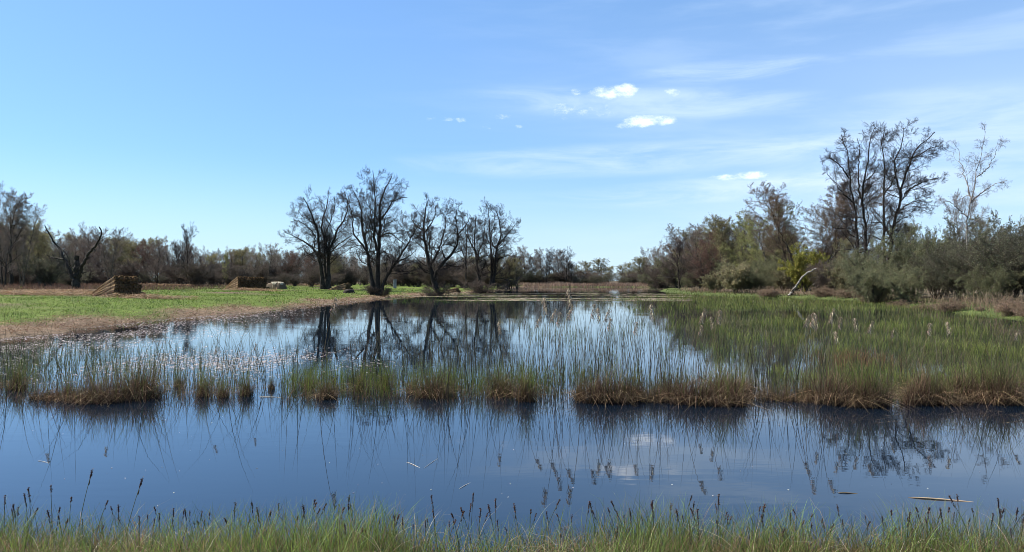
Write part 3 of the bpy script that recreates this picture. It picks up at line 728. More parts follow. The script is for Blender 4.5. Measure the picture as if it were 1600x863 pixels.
re_ = np.array(((1005, 404), (1050, 380), (1100, 352), (1200, 364), (1300, 378), (1400, 378), (1500, 375), (1640, 355)), float)
for k in range(74):
    px = 1005 + 640 * (k + rng.uniform(0, 1)) / 74
    D = np.interp(px, [1005, 1100, 1250, 1640], [240, 170, 135, 95]) + rng.uniform(-5, 40)
    top = np.interp(px, re_[:, 0], re_[:, 1]) + rng.uniform(0, 28)
    kind = ('bareB', 'bareC', 'olive', 'olive', 'green', 'bareC', 'green', 'red')[int(rng.integers(0, 8))]
    lab, gr = {'red': ('rusty budding tree deep in the right bank wood', 'rusty trees deep in the right wood'), 'olive': ('olive leafing tree deep in the right bank wood', 'olive trees deep in the right wood'),
               'green': ('green leafing tree deep in the right bank wood', 'green trees deep in the right wood')}.get(kind, ('bare twiggy tree deep in the right bank wood', 'bare trees deep in the right wood'))
    put(kind, px, top, D, lab, group=gr, wide=rng.uniform(1.15, 1.6))
for k in range(26):
    px = 1010 + 330 * (k + rng.uniform(0, 1)) / 26
    D = np.interp(px, [1005, 1100, 1250, 1640], [225, 145, 118, 90]) + rng.uniform(-4, 10)
    kind = ('bare', 'willow')[k % 2]
    put(kind, px, 439 - rng.uniform(12, 40), D, {'bare': 'bare brown shrub under the trees of the right bank', 'willow': 'grey-green shrub under the trees of the right bank'}[kind], 'shrub', {'bare': 'bare shrubs of the right bank', 'willow': 'grey-green shrubs of the right bank'}[kind], wide=rng.uniform(1.1, 1.5))

for px, D, top, w, lab in ((584, 88, 445, 1.6, 'twiggy sprouts round the foot of the tallest shore alder'), (600, 87.5, 449, 1.5, 'dead brush at the water side of the tallest shore alder'), (682, 99.5, 442, 1.4, 'dark sprouts round the foot of the forked alder'), (758, 117, 437, 1.8, 'dark brush between the two right-hand shore alders'), (508, 112, 443, 1.5, 'low sprouts at the foot of the spreading alder')):
    put('bare', px, top, D, lab, 'shrub', wide=w)

for px, top, D in ((1660, 350, 58), (1700, 372, 50), (1740, 345, 62), (1790, 360, 52), (1850, 350, 60)):
    put('willowD', px, top, D, 'dark willow carrying the right-bank thicket on past the edge of the view', 'bush', 'willows past the right edge')

# leaning white birch trunk
def leaning():
    D = 90; b = np.array(on_ground(1236, D))
    root = empty('leaning_trunk', b)
    pts = np.array([P3(1232, 462, D), P3(1238, 457, D), P3(1246, 447, D - 1), P3(1252, 434, D - 1.5), P3(1263, 425, D - 2), P3(1276, 419.5, D - 2.5)]) - b
    P, r = limb(pts, .17, .07); g = Geo(); g.add(*tubes(P[None], r[None], 8)); child(root, g.build('trunk', M_BIRCH, root))
    P1, R1 = grow(P[None], r[None] * 2.2, 9, 0.0, 0.3, 80, 20, 0.16, 4, 0.0, 0.3, 0.4); g = Geo(); g.add(*tubes(P1, R1, 4))
    child(root, g.build('root_plate', M_BARK, root))
    tag(root, 'white birch trunk leaning and snapped off over a dark root plate', 'fallen trunk')
leaning()

# ------------------------------------------------------------------ reed bundle piles on the meadow
def bundle_proto(L=3.6, r=0.205):
    root = None
    n = 70
    a = rng.uniform(0, 6.28, n); q = np.sqrt(rng.uniform(0.25, 1, n)) * r * 0.96
    t = np.linspace(0, 1, 6)
    squeeze = np.interp(t, [0, 0.2, 0.45, 0.75, 1], [1.0, 0.92, 0.9, 0.8, 0.66])
    P = np.zeros((n, 6, 3)); l = L * rng.uniform(0.86, 1.05, n)
    P[:, :, 0] = -l[:, None] * t + 0.04 * rng.standard_normal((n, 1))
    P[:, :, 1] = (q * np.cos(a))[:, None] * squeeze + 0.012 * rng.standard_normal((n, 6))
    P[:, :, 2] = (q * np.sin(a))[:, None] * squeeze + r + 0.012 * rng.standard_normal((n, 6)) - 0.10 * t ** 2
    g = Geo()
    V, Q = tubes(P, np.tile(np.array([.024, .024, .023, .022, .02, .012]), (n, 1)), 4)
    g.add(V, Q, col=rep(vary((0.29, 0.19, 0.105), n, 0.22), 24))
    # core, closed at the butt
    cp = np.zeros((1, 5, 3)); cp[0, :, 0] = -np.array([0.02, 0.3, 1.0, 2.0, 2.9]); cp[0, :, 2] = r - np.array([0, 0, 0.01, 0.04, 0.08])
    V, Q = tubes(cp, np.array([[r * .93, r * .85, r * .82, r * .6, r * .3]]), 14)
    g.add(V, Q, col=(0.11, 0.068, 0.036))
    g.add(np.vstack([[[-0.015, 0, r]], V[:14]]), None, [[0, 1 + k, 1 + (k + 1) % 14] for k in range(14)], col=(0.085, 0.05, 0.026))
    root = g.build('reed_bundle', M_DRY)
    b = np.zeros((1, 17, 3)); aa = np.linspace(0, 2 * np.pi, 17); rb = r * 0.93
    b[0, :, 0] = -0.62; b[0, :, 1] = rb * np.cos(aa); b[0, :, 2] = r + rb * np.sin(aa)
    g = Geo(); V, Q = tubes(b, np.full((1, 17), 0.014), 4); g.add(V, Q, col=(0.10, 0.06, 0.03))
    child(root, g.build('binding', M_DRY, root))
    return root
BUNDLE = bundle_proto()
def pile(px, py, cols, layers, label, group, yaw, D=None, sc=1.0):
    D = D or ground_at(px, py); bx, by, bz = on_ground(px, D)
    c, s = math.cos(yaw), math.sin(yaw)         # yaw turns the butts' facing (local +x)
    for j in range(layers):
        m = cols - (j + 1) // 2
        for i in range(m):
            v = ((i + 0.2 * j) - (cols - 1) / 2) * 0.41 * sc + rng.uniform(-.04, .04); w = j * 0.345 * sc + rng.uniform(-.02, .02)
            u = -0.10 * j + rng.uniform(-.13, .13)
            x, y = bx + u * c - v * s, by + u * s + v * c
            o = place(BUNDLE, (x, y, float(gz(x, y)) + w - 0.02), 0, sc, label, 'reed bundle', group)
            o.rotation_euler = (rng.uniform(-.5, .5), 0, 0)
            o.rotation_euler = (0, -0.06 - 0.075 * j - 0.05 * rng.random(), yaw + 0.04 * rng.standard_normal() + 0.05 * (i - (cols - 1) / 2) / cols)
pile(205, 464, 7, 5, 'bundle of cut brown reeds in the pile nearest the left edge', 'bundles of the first reed pile', R(-28))
pile(396, 452.5, 12, 5, 'bundle of cut brown reeds in the long pile beside the tarped heap', 'bundles of the long reed pile', R(-40))
pile(546, 447.5, 4, 3, 'bundle of cut reeds in the small pile behind the tallest shore alder', 'bundles of the small reed pile', R(-25), 108)
pile(716, 446, 4, 2, 'bundle of cut reeds in the low pile right of the forked alder', 'bundles of the low reed pile', R(-25), 122)

def covered_heap():
    D = 108; bx, by, bz = on_ground(431, D)
    root = empty('covered_heap', (bx, by, bz), R(-12))
    def lump(w, d, h, nu, nv, z0, sag):
        u = np.linspace(-1, 1, nu); v = np.linspace(-1, 1, nv); U, Vv = np.meshgrid(u, v)
        z = z0 + h * (1 - np.abs(U) ** sag) ** 0.55 * (1 - np.abs(Vv) ** sag) ** 0.55 + 0.03 * rng.standard_normal(U.shape) * (np.abs(U) < 0.95)
        i = np.arange(U.size).reshape(U.shape)
        return np.stack([U * w, Vv * d, z], -1), np.stack([i[:-1, :-1], i[:-1, 1:], i[1:, 1:], i[1:, :-1]], -1).reshape(-1, 4)
    g = Geo(); V, Q = lump(1.35, 1.0, 1.0, 18, 14, -0.1, 5); g.add(V, Q, col=(0.16, 0.12, 0.075))
    child(root, g.build('heap', M_DRY, root))
    g = Geo(); V, Q = lump(1.37, 1.03, 1.03, 40, 36, -0.09, 5)
    V = V.reshape(-1, 3)
    edge_ = 0.62 + 0.16 * np.sin(V[:, 0] * 5 + V[:, 1] * 3) + 0.1 * np.sin(V[:, 0] * 13)
    ok = (V[:, 2] > edge_) & (V[:, 0] > -0.35 + 0.2 * np.sin(V[:, 1] * 4))
    Q = Q[ok[Q].all(1)]; g.add(V + np.array([0, 0, 0.05]), Q, col=(0.50, 0.45, 0.33))
    child(root, g.build('cover_sheet', M_DRY, root))
    g = Geo(); P = np.array([[[0.35, -1.07, 1.0], [0.2, -1.12, 0.55], [0.05, -1.12, 0.05]]]); V, Q = tubes(P, np.full((1, 3), 0.05), 5); g.add(V, Q, col=(0.5, 0.43, 0.3))
    child(root, g.build('prop_pole', M_DRY, root))
    tag(root, 'low brown heap under a pale cream cover sheet on the meadow', 'heap')
covered_heap()

def boulder():
    D = 93; bx, by, bz = on_ground(545, D)
    u = np.linspace(0, np.pi / 2 + 0.3, 9); a = np.arange(18) / 18 * 2 * np.pi
    U, A = np.meshgrid(u, a, indexing='ij')
    rr = 1 + 0.10 * np.sin(3 * A + 1) * np.sin(U) + 0.05 * rng.standard_normal(U.shape) * np.sin(U)
    V = np.stack([0.75 * rr * np.sin(U) * np.cos(A), 0.5 * rr * np.sin(U) * np.sin(A), 0.52 * rr * np.cos(U)], -1)
    i = np.arange(U.size).reshape(U.shape); n = np.roll(i, -1, 1)
    g = Geo(); g.add(V, np.stack([i[:-1], i[1:], n[1:], n[:-1]], -1).reshape(-1, 4))
    o = g.build('boulder', M_BARK, loc=(bx, by, bz)); o.rotation_euler = (0, 0, 0.4)
    tag(o, 'dark rounded boulder in the grass left of the tallest shore alder', 'boulder')
boulder()
def post():
    D = 135; bx, by, bz = on_ground(617, D)
    root = empty('wooden_post', (bx, by, bz))
    m = bark_mat('weathered_wood', (0.17, 0.17, 0.18), (0.27, 0.27, 0.28), 4)
    def box(w, d, z0, z1, bev, tiltx=0.0):
        ring = [(-w + bev, -d), (w - bev, -d), (w, -d + bev), (w, d - bev), (w - bev, d), (-w + bev, d), (-w, d - bev), (-w, -d + bev)]
        V = [(x, y, z0) for x, y in ring] + [(x * 0.96 + tiltx, y * 0.96, z1) for x, y in ring]
        Q = [(k, (k + 1) % 8, 8 + (k + 1) % 8, 8 + k) for k in range(8)] + [(8, 9, 10, 11), (11, 12, 15, 8), (12, 13, 14, 15)]
        return V, Q
    g = Geo(); g.add(*box(0.28, 0.24, -0.2, 1.45, 0.04)); child(root, g.build('post_body', m, root, smooth=False))
    g = Geo(); g.add(*box(0.34, 0.29, 1.453, 1.56, 0.03)); child(root, g.build('post_cap', m, root, smooth=False))
    tag(root, 'thick weathered grey post on the meadow between the shore alders', 'post')
post()

# ------------------------------------------------------------------ ground plants on the banks (uncountable)
def scatter(n, x0, x1, y0, y1):
    return rng.uniform(x0, x1, n), rng.uniform(y0, y1, n)
def wfar(y): return np.maximum(0.005, y * 0.00050)
def stuff(name, g, mat): return tag(g.build(name, mat), kind='stuff')

# short meadow grass, left
g = Geo()
y = 20 + 110 * rng.random(90000) ** 1.5; x = -y * rng.uniform(0.0, 0.78, len(y)) + 0.0
d = sdist(x, y); nn = wob(x * 0.33 + 5, y * 0.41); n2 = wob(x * 1.1, y * 0.9 + 4)
keep = (d + 1.2 * n2 + 1.0 * nn + 0.7 * rng.standard_normal(len(x)) > 1.2) & (d < 50) & (rng.random(len(x)) > 0.6 * (nn + 0.4 * n2 > 0.5))
x, y = x[keep], y[keep]; z = gz(x, y); n = len(x)
h = rng.uniform(0.04, 0.12, n) * (1 + 0.8 * (wob(x * 2.1, y * 1.7) > 0.55)); tf = rng.random(n) < 0.03; h[tf] *= 2.0
c0 = vary((0.06, 0.10, 0.016), n, 0.22); c1 = vary((0.15, 0.215, 0.036), n, 0.24); yl = rng.random(n) < np.clip(0.18 + 0.3 * wob(x * 0.7 + 2, y * 0.6), 0.04, 0.6); c1[yl] = vary((0.24, 0.20, 0.09), yl.sum())
dk = wob(x * 1.9 + 1, y * 1.5 + 3) > 0.62; c1[dk] = vary((0.06, 0.10, 0.02), dk.sum()); h[dk] *= 1.5
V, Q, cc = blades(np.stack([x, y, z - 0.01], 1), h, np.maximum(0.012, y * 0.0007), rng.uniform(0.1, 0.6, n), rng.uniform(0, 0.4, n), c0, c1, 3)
g.add(V, Q, col=cc); stuff('meadow_grass', g, M_GRASS)
# trampled dry reeds along the left shore, and loose cut straw near the first pile
def litter(g, x, y, L, w, c, lift=0.12, tilt=0.25):
    n = len(x); a = rng.uniform(0, 6.28, n); z = np.maximum(gz(x, y), 0.005)
    d = np.stack([np.cos(a), np.sin(a), np.abs(tilt * rng.standard_normal(n))], 1)
    b = np.stack([x, y, z + 0.01 + lift * rng.random(n) ** 2], 1)
    P = b[:, None] + d[:, None] * (np.linspace(-0.5, 0.5, 3)[None, :, None] * L[:, None, None]); P[:, 1, 2] += 0.04 * L
    P[:, :, 2] = np.maximum(P[:, :, 2], 0.006)
    sd_ = nrm(np.cross(d, np.array([0.1, 0.1, 1.0])) + 0.4 * rng.standard_normal((n, 3)))
    V, Q = ribbons(P, w[:, None] * np.array([[0.7, 1, 0.5]]), sd_); g.add(V, Q, col=rep(c, 6))
g = Geo()
y = 16 + 130 * rng.random(120000) ** 1.7; x = -y * rng.uniform(0.0, 0.95, len(y))
d = sdist(x, y); n2 = wob(x * 1.1, y * 0.9 + 4) + 0.8 * wob(x * 0.33 + 5, y * 0.41)
keep = (d > -0.25) & (d + 1.0 * n2 < 1.7 + 0.8 * rng.standard_normal(len(x))); x, y = x[keep], y[keep]; n = len(x)
cl = vary((0.30, 0.205, 0.135), n, 0.25); rd = rng.random(n) < 0.45; cl[rd] = vary((0.20, 0.115, 0.07), rd.sum(), 0.2)
litter(g, x, y, rng.uniform(0.15, 0.6, n), wfar(y) * 1.2, cl, 0.14, 0.3)
# low dead stems standing in it
n = 9000; y = 18 + 110 * rng.random(n) ** 1.5; x = -y * rng.uniform(0, 0.9, n); d = sdist(x, y); k = (d > -0.1) & (d < 3.0); x, y = x[k], y[k]; n = len(x)
V, Q, cc = blades(np.stack([x, y, gz(x, y) - .02], 1), rng.uniform(0.12, 0.35, n), wfar(y) * 1.1, rng.uniform(0.1, 0.7, n), rng.uniform(0, 0.6, n), vary((0.13, 0.08, 0.05), n), vary((0.30, 0.20, 0.12), n), 3)
g.add(V, Q, col=cc); stuff('dry_reed_litter', g, M_DRY)
g = Geo()
for px, py, sx, sy, n in ((95, 459, 4.5, 1.6, 5200), (30, 461, 5, 1.2, 3600), (235, 467, 2.5, 0.7, 900), (395, 454.5, 2.5, 0.8, 900), (480, 446, 3, 2, 900), (265, 447, 6, 2.0, 1800)):
    D = ground_at(px, py); cx = (px - 800) / F * D
    x = cx + sx * rng.standard_normal(n) * 0.6; y = D + sy * rng.standard_normal(n); 
    litter(g, x, y, rng.uniform(0.3, 0.9, n), wfar(y) * 1.1, vary((0.33, 0.22, 0.13), n, 0.25), 0.32, 0.25)
stuff('cut_straw', g, M_DRY)
# rusty dead herbs between meadow and wood, left; the far reed beds
def stand(name, n, fn, h, c0, c1, mat, wmul=1.0, lean=0.25):
    g = Geo(); x, y = fn(n); z = gz(x, y); m = len(x)
    hh = rng.uniform(*h, m) * (0.8 + 0.25 * wob(x * 0.5, y * 0.5))
    V, Q, cc = blades(np.stack([x, y, z - .05], 1), hh, wfar(y) * wmul, rng.uniform(0, lean, m), rng.uniform(0, 0.35, m), vary(c0, m), vary(c1, m, 0.25), 3)
    g.add(V, Q, col=cc); return stuff(name, g, mat)
def f_left(n):
    y = rng.uniform(70, 135, n); px = rng.uniform(-60, 420, n); x = (px - 800) / F * y; d = sdist(x, y)
    k = (d > 26 + 5 * wob(x * 0.2, y * 0.2)) & (rng.random(n) < np.clip(1.3 - px / 330, 0.12, 1)); return x[k], y[k]
stand('dead_herbs', 26000, f_left, (0.25, 0.75), (0.10, 0.055, 0.04), (0.20, 0.115, 0.08), M_DRY, 1.3, 0.4)
def f_bed(n):
    px = rng.uniform(800, 1075, n); y = rng.uniform(150, 250, n); x = (px - 800) / F * y; d = sdist(x, y)
    k = (d > -3.5) & (d < 16) & ((px < 900) | (y > 215)) & (rng.random(n) < np.clip((px - 796) / 45, 0, 1) * np.clip(0.75 + 0.5 * wob(x * .25, y * .25), 0, 1)); return x[k], y[k]
stand('far_reed_bed', 60000, f_bed, (0.6, 1.6), (0.19, 0.125, 0.09), (0.31, 0.215, 0.155), M_DRY, 0.9, 0.15)
def f_bed2(n):
    px = rng.uniform(1060, 1850, n); y = rng.uniform(34, 135, n); x = (px - 800) / F * y; d = sdist(x, y)
    k = (d > 0.5) & (d < 5.5 + 2 * wob(x * .3, y * .3)) & (rng.random(n) < 0.55 + 0.45 * wob(x * .4 + 2, y * .35)); return x[k], y[k]
stand('right_bank_dead_reeds', 48000, f_bed2, (0.35, 1.3), (0.14, 0.09, 0.06), (0.34, 0.25, 0.165), M_DRY, 0.9, 0.6)
def f_rgrass(n):
    px = rng.uniform(1040, 1900, n); y = rng.uniform(30, 150, n); x = (px - 800) / F * y; d = sdist(x, y)
    k = (d > -2.5) & (d < 4 + 2 * wob(x * .3, y * .3)); return x[k], y[k]
stand('right_bank_grass', 42000, f_rgrass, (0.15, 0.4), (0.05, 0.075, 0.018), (0.15, 0.18, 0.045), M_GRASS, 1.0, 0.4)

# ------------------------------------------------------------------ plants standing in the water
def pxy(n, x0, x1, y0, y1, f=None):
    """spread over a part of the pond, evenly as seen from the bank so that near plants are no denser than far ones"""
    px = rng.uniform(x0, x1, n); py = rng.uniform(y0, y1, n); D = F * CH / (py - YH)
    return (px - 800) / F * D, D, px, py
def emergent(name, parts, mat):
    g = Geo()
    for n, box, f, h, c0, c1, w, lean, bend in parts:
        x, y, px, py = pxy(n, *box)
        k = sdist(x, y) < 0.2
        if f is not None: k &= f(x, y, px, py)
        x, y = x[k], y[k]; m = len(x)
        if not m: continue
        hh = rng.uniform(*h, m)
        if name == 'marsh_grass': hh *= np.clip(0.55 + (y - 13) / 26, 0.55, 1.15) * np.clip(0.9 + 0.35 * wob(x * 1.3, y * 0.8), 0.5, 1.3)
        ww = np.maximum(w, y * 0.00045)
        V, Q, cc = blades(np.stack([x, y, np.full(m, -0.05)], 1), hh + 0.05, ww, rng.uniform(0, lean, m), rng.uniform(0, bend, m), vary(c0, m, 0.25), vary(c1, m, 0.25), 4)
        g.add(V, Q, col=cc)
    return stuff(name, g, mat)
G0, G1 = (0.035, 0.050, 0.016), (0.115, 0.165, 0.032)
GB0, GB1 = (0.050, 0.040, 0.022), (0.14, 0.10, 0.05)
def r_(n): return rng.random(n)
# edge of the green marsh on the right, in plan
def marsh_edge(py): return np.interp(py, [455, 466, 475, 490, 510, 530, 550, 575, 600, 640], [1060, 830, 950, 1010, 1030, 1090, 1150, 1215, 1190, 1190])
def open_water(px, py):
    a = np.exp(-((py - 494 - 6 * np.sin(px * 0.02)) / 9.0) ** 2) * np.clip((1400 - px) / 90, 0, 1)
    b = np.exp(-((py - 553) / 17.0) ** 2 - ((px - 1150) / 95.0) ** 2)
    c = np.exp(-((py - 508 + 0.03 * (px - 1500)) / 5.0) ** 2) * np.clip((px - 1380) / 60, 0, 1)
    return np.clip(1 - 0.85 * np.maximum(np.maximum(a, b), 0.8 * c), 0.1, 1)
def f_marsh(x, y, px, py):
    e = marsh_edge(py); q = (px - e) / 120
    cl = wob(x * 0.9 + 3, y * 0.45) * 0.6 + wob(x * 2.6, y * 1.1 + 1) * 0.5
    gap = open_water(px, py)
    return r_(len(px)) < gap * np.clip(0.25 + 0.6 * q, 0, 1) * np.clip(0.62 + 0.75 * cl, 0.06, 1)
def f_patch(x, y, px, py):
    cl = wob(x * 1.7 + 1, y * 0.7) * 0.6 + wob(x * 3.3 + 2, y * 1.5) * 0.5
    return (cl > 0.22) & (px > marsh_edge(py) - 40) & (r_(len(px)) < open_water(px, py) + 0.1)
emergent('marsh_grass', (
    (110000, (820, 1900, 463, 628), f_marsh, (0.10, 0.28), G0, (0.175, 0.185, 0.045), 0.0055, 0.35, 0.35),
    (46000, (980, 1900, 464, 615), f_patch, (0.16, 0.42), (0.06, 0.085, 0.020), (0.25, 0.285, 0.055), 0.0065, 0.3, 0.35),
    (24000, (1040, 1900, 458, 484), lambda x, y, px, py: (sdist(x, y) > -16) & (r_(len(px)) < np.clip((px - marsh_edge(py)) / 60, 0, 1)), (0.08, 0.24), (0.06, 0.085, 0.02), (0.235, 0.255, 0.062), 0.006, 0.3, 0.35),
    (14000, (1050, 1900, 475, 625), f_marsh, (0.15, 0.42), GB0, GB1, 0.005, 0.5, 0.5),
    (2600, (1230, 1450, 552, 592), lambda x, y, px, py: r_(len(px)) < np.exp(-((px - 1345) / 48) ** 2 - ((py - 572) / 12) ** 2 + 0.5 * wob(x * 4, y * 3)), (0.28, 0.46), (0.09, 0.04, 0.025), (0.23, 0.10, 0.055), 0.007, 0.4, 0.4),
    (1500, (1260, 1430, 576, 606), lambda x, y, px, py: r_(len(px)) < np.exp(-((px - 1338) / 42) ** 2 - ((py - 591) / 9) ** 2 + 0.5 * wob(x * 4, y * 3)), (0.25, 0.42), (0.07, 0.12, 0.02), (0.18, 0.28, 0.04), 0.008, 0.3, 0.3)), M_GRASS)
def f_mid(x, y, px, py):
    q = np.clip((px - 560) / 200, 0.12, 1) * np.clip((marsh_edge(py) + 60 - px) / 80, 0, 1)
    return r_(len(px)) < q * np.clip(0.7 + 0.5 * wob(x * 1.3, y * 0.5), 0.15, 1)
def f_clump(x, y, px, py): return (wob(x * 2.3 + 4, y * 0.8 + 1) * 0.6 + wob(x * 4.1, y * 1.7) * 0.5) > 0.45
emergent('water_reeds', (
    (6200, (560, 1220, 474, 605), f_mid, (0.18, 0.5), (0.045, 0.042, 0.024), (0.10, 0.105, 0.05), 0.0048, 0.12, 0.12),
    (2600, (800, 1150, 500, 565), f_clump, (0.25, 0.5), (0.05, 0.07, 0.02), (0.15, 0.20, 0.04), 0.006, 0.25, 0.3),
    (900, (610, 800, 463, 474), None, (0.08, 0.2), G0, G1, 0.012, 0.5, 0.5),
    (2600, (0, 470, 545, 600), lambda x, y, px, py: r_(len(px)) < np.clip(1.1 - px / 520, 0.2, 1), (0.2, 0.5), (0.045, 0.05, 0.028), (0.11, 0.14, 0.055), 0.0046, 0.2, 0.2),
    (330, (0, 540, 565, 628), None, (0.6, 1.6), (0.03, 0.03, 0.016), (0.085, 0.078, 0.042), 0.0095, 0.25, 0.45),
    (620, (540, 1300, 580, 630), None, (0.7, 1.7), (0.03, 0.026, 0.016), (0.085, 0.072, 0.042), 0.010, 0.16, 0.25),
    (190, (1300, 1620, 590, 630), None, (0.7, 1.6), (0.04, 0.035, 0.02), (0.10, 0.085, 0.05), 0.009, 0.25, 0.4)), M_GRASS)
def f_row(x, y, px, py):
    gap = wob(x * 2.1 + 1, y * 0.6) * 0.5 + wob(x * 5.0, y * 1.3) * 0.5
    return r_(len(px)) < np.clip(0.62 + 0.75 * gap, 0.05, 1) * np.where(((px > 385) & (px < 440)) | ((px > 1195) & (px < 1215)), 0.15, 1)
emergent('row_shoots', (
    (5800, (-200, 1870, 592, 628), f_row, (0.22, 0.5), (0.045, 0.042, 0.020), (0.125, 0.16, 0.035), 0.0055, 0.22, 0.25),
    (3400, (440, 1000, 588, 622), f_row, (0.28, 0.52), (0.05, 0.055, 0.018), (0.15, 0.20, 0.038), 0.0062, 0.2, 0.25),
    (8100, (-200, 1870, 596, 632), f_row, (0.10, 0.34), (0.06, 0.035, 0.022), (0.17, 0.10, 0.055), 0.0055, 0.6, 0.6)), M_GRASS)

# brown sedge tussocks, each a plant of its own
def tussock(H, rad, n, seed_green, stretch=1.0):
    root = empty('sedge_tussock', (0, -200, 0))
    a = rng.uniform(0, 6.28, n); q = rad * rng.random(n) ** 0.6
    cl = 0.75 + 0.35 * np.sin(2 * a + rng.uniform(0, 6)) + 0.25 * np.sin(5 * a + rng.uniform(0, 6))
    b = np.stack([q * np.cos(a) * stretch, q * np.sin(a) * 0.6, np.full(n, -0.04)], 1)
    h = H * rng.uniform(0.35, 1.2, n) * np.clip(cl, 0.55, 1.15); g = Geo()
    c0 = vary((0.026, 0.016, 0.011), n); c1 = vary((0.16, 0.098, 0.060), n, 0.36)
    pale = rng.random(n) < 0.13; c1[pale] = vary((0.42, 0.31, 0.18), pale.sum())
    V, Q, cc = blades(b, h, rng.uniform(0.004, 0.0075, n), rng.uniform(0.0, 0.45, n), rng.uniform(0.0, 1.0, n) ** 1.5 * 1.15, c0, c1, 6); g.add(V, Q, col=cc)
    m = n // 8; b2 = b[:m] * np.array([1.15, 1.3, 1])       # collapsed blades hanging to the water
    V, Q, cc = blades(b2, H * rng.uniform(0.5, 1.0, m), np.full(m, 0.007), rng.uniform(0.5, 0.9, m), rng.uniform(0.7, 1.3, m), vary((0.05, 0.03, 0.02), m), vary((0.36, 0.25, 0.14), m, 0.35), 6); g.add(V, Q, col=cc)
    child(root, g.build('dead_leaves', M_DRY, root))
    m = seed_green; a = rng.uniform(0, 6.28, m); q = rad * np.sqrt(rng.random(m)) * 0.95; g = Geo()
    b = np.stack([q * np.cos(a) * stretch, q * np.sin(a) * 0.6, np.full(m, -0.02)], 1)
    V, Q, cc = blades(b, H * rng.uniform(0.7, 1.45, m), np.full(m, 0.0058), rng.uniform(0, 0.3, m), rng.uniform(0, 0.3, m), vary((0.06, 0.05, 0.02), m), vary((0.14, 0.175, 0.04), m), 5); g.add(V, Q, col=cc)
    child(root, g.build('green_shoots', M_GRASS, root))
    return root
TS = [tussock(0.44, 0.25, 850, 90), tussock(0.47, 0.33, 1300, 80, 1.3), tussock(0.46, 0.16, 380, 80), tussock(0.34, 0.34, 1000, 60, 1.5)]
for px, py, k, s, lab in (
        (18, 612, 2, 0.8, 'thin sedge tussock at the left edge of the row'), (78, 626, 3, 0.9, 'flattened brown tussock with fallen straw, left end of the row'), (128, 627, 3, 0.95, 'flattened brown tussock second from the left end'), (178, 624, 1, 0.85, 'brown tussock in the middle of the left-hand clump'), (222, 622, 0, 1.0, 'upright rust-brown tussock closing the left-hand clump'),
        (262, 610, 2, 0.55, 'very small tussock right of the left-hand clump'), (310, 622, 2, 0.95, 'dark upright tussock left of the narrow gap'), (338, 625, 2, 0.7, 'small dark tussock beside the upright one'), (372, 624, 2, 0.9, 'sparse dark tussock bordering the open gap'), (408, 616, 2, 0.5, 'tiny lone tussock in the open gap'),
        (470, 616, 2, 0.7, 'small greenish tussock right of the open gap'), (505, 626, 0, 0.95, 'tall green-topped tussock right of the open gap'), (548, 622, 2, 0.95, 'green-topped tussock next to the tall one'), (592, 620, 2, 0.7, 'low brown tussock under green shoots'), (640, 622, 2, 0.8, 'narrow brown tussock left of the rusty one'), (672, 628, 0, 1.05, 'rusty arching tussock left of the clear water'), (698, 624, 2, 0.7, 'small rusty tussock on the brink of the clear water'),
        (782, 628, 0, 1.0, 'orange-brown tussock right of the clear water'), (820, 624, 2, 1.0, 'green-topped tussock beside the orange-brown one'), (905, 624, 2, 0.8, 'thin reedy tussock in the middle of the row'), (952, 630, 1, 1.05, 'tall dark brown tussock in the middle of the row'), (992, 628, 0, 0.95, 'brown tussock with green shoots beside the tall dark one'), (1020, 626, 2, 0.8, 'small brown tussock filling between two big ones'),
        (1062, 632, 0, 1.0, 'brown tussock at the left of the biggest dark mass'), (1108, 634, 1, 1.15, 'biggest domed dark brown tussock of the row'), (1142, 632, 0, 1.1, 'dark tussock leaning on the biggest one'), (1175, 628, 0, 0.9, 'pale-straw tussock right of the biggest one'), (1232, 627, 3, 0.8, 'low ragged tussock right of the narrow bright gap'), (1265, 626, 2, 0.9, 'small ragged tussock with bent straws'),
        (1310, 630, 1, 0.95, 'straw-tipped tussock under the red patch'), (1350, 630, 0, 1.0, 'straw-tipped tussock right of the red patch'), (1432, 628, 1, 0.9, 'brown tussock with pale fallen blades'), (1462, 628, 0, 0.85, 'brown tussock between pale blades and the last clump'), (1530, 630, 1, 1.0, 'brown tussock starting the last clump at right'), (1565, 631, 0, 1.05, 'dark tussock inside the last clump at right'), (1598, 630, 1, 1.0, 'brown tussock cut by the right edge')):
    D = F * CH / (py - YH)
    s *= 1.1 if px < 240 or px > 930 else 0.9
    place(TS[k], ((px - 800) / F * D, D + rng.uniform(-0.25, 0.75), 0), rng.uniform(-0.5, 0.5) + (3.14 if rng.random() < 0.5 else 0), (s * rng.uniform(0.85, 1.2), s, s * rng.uniform(0.8, 1.5)), lab, 'sedge tussock', 'sedge tussocks in a row across the pond')

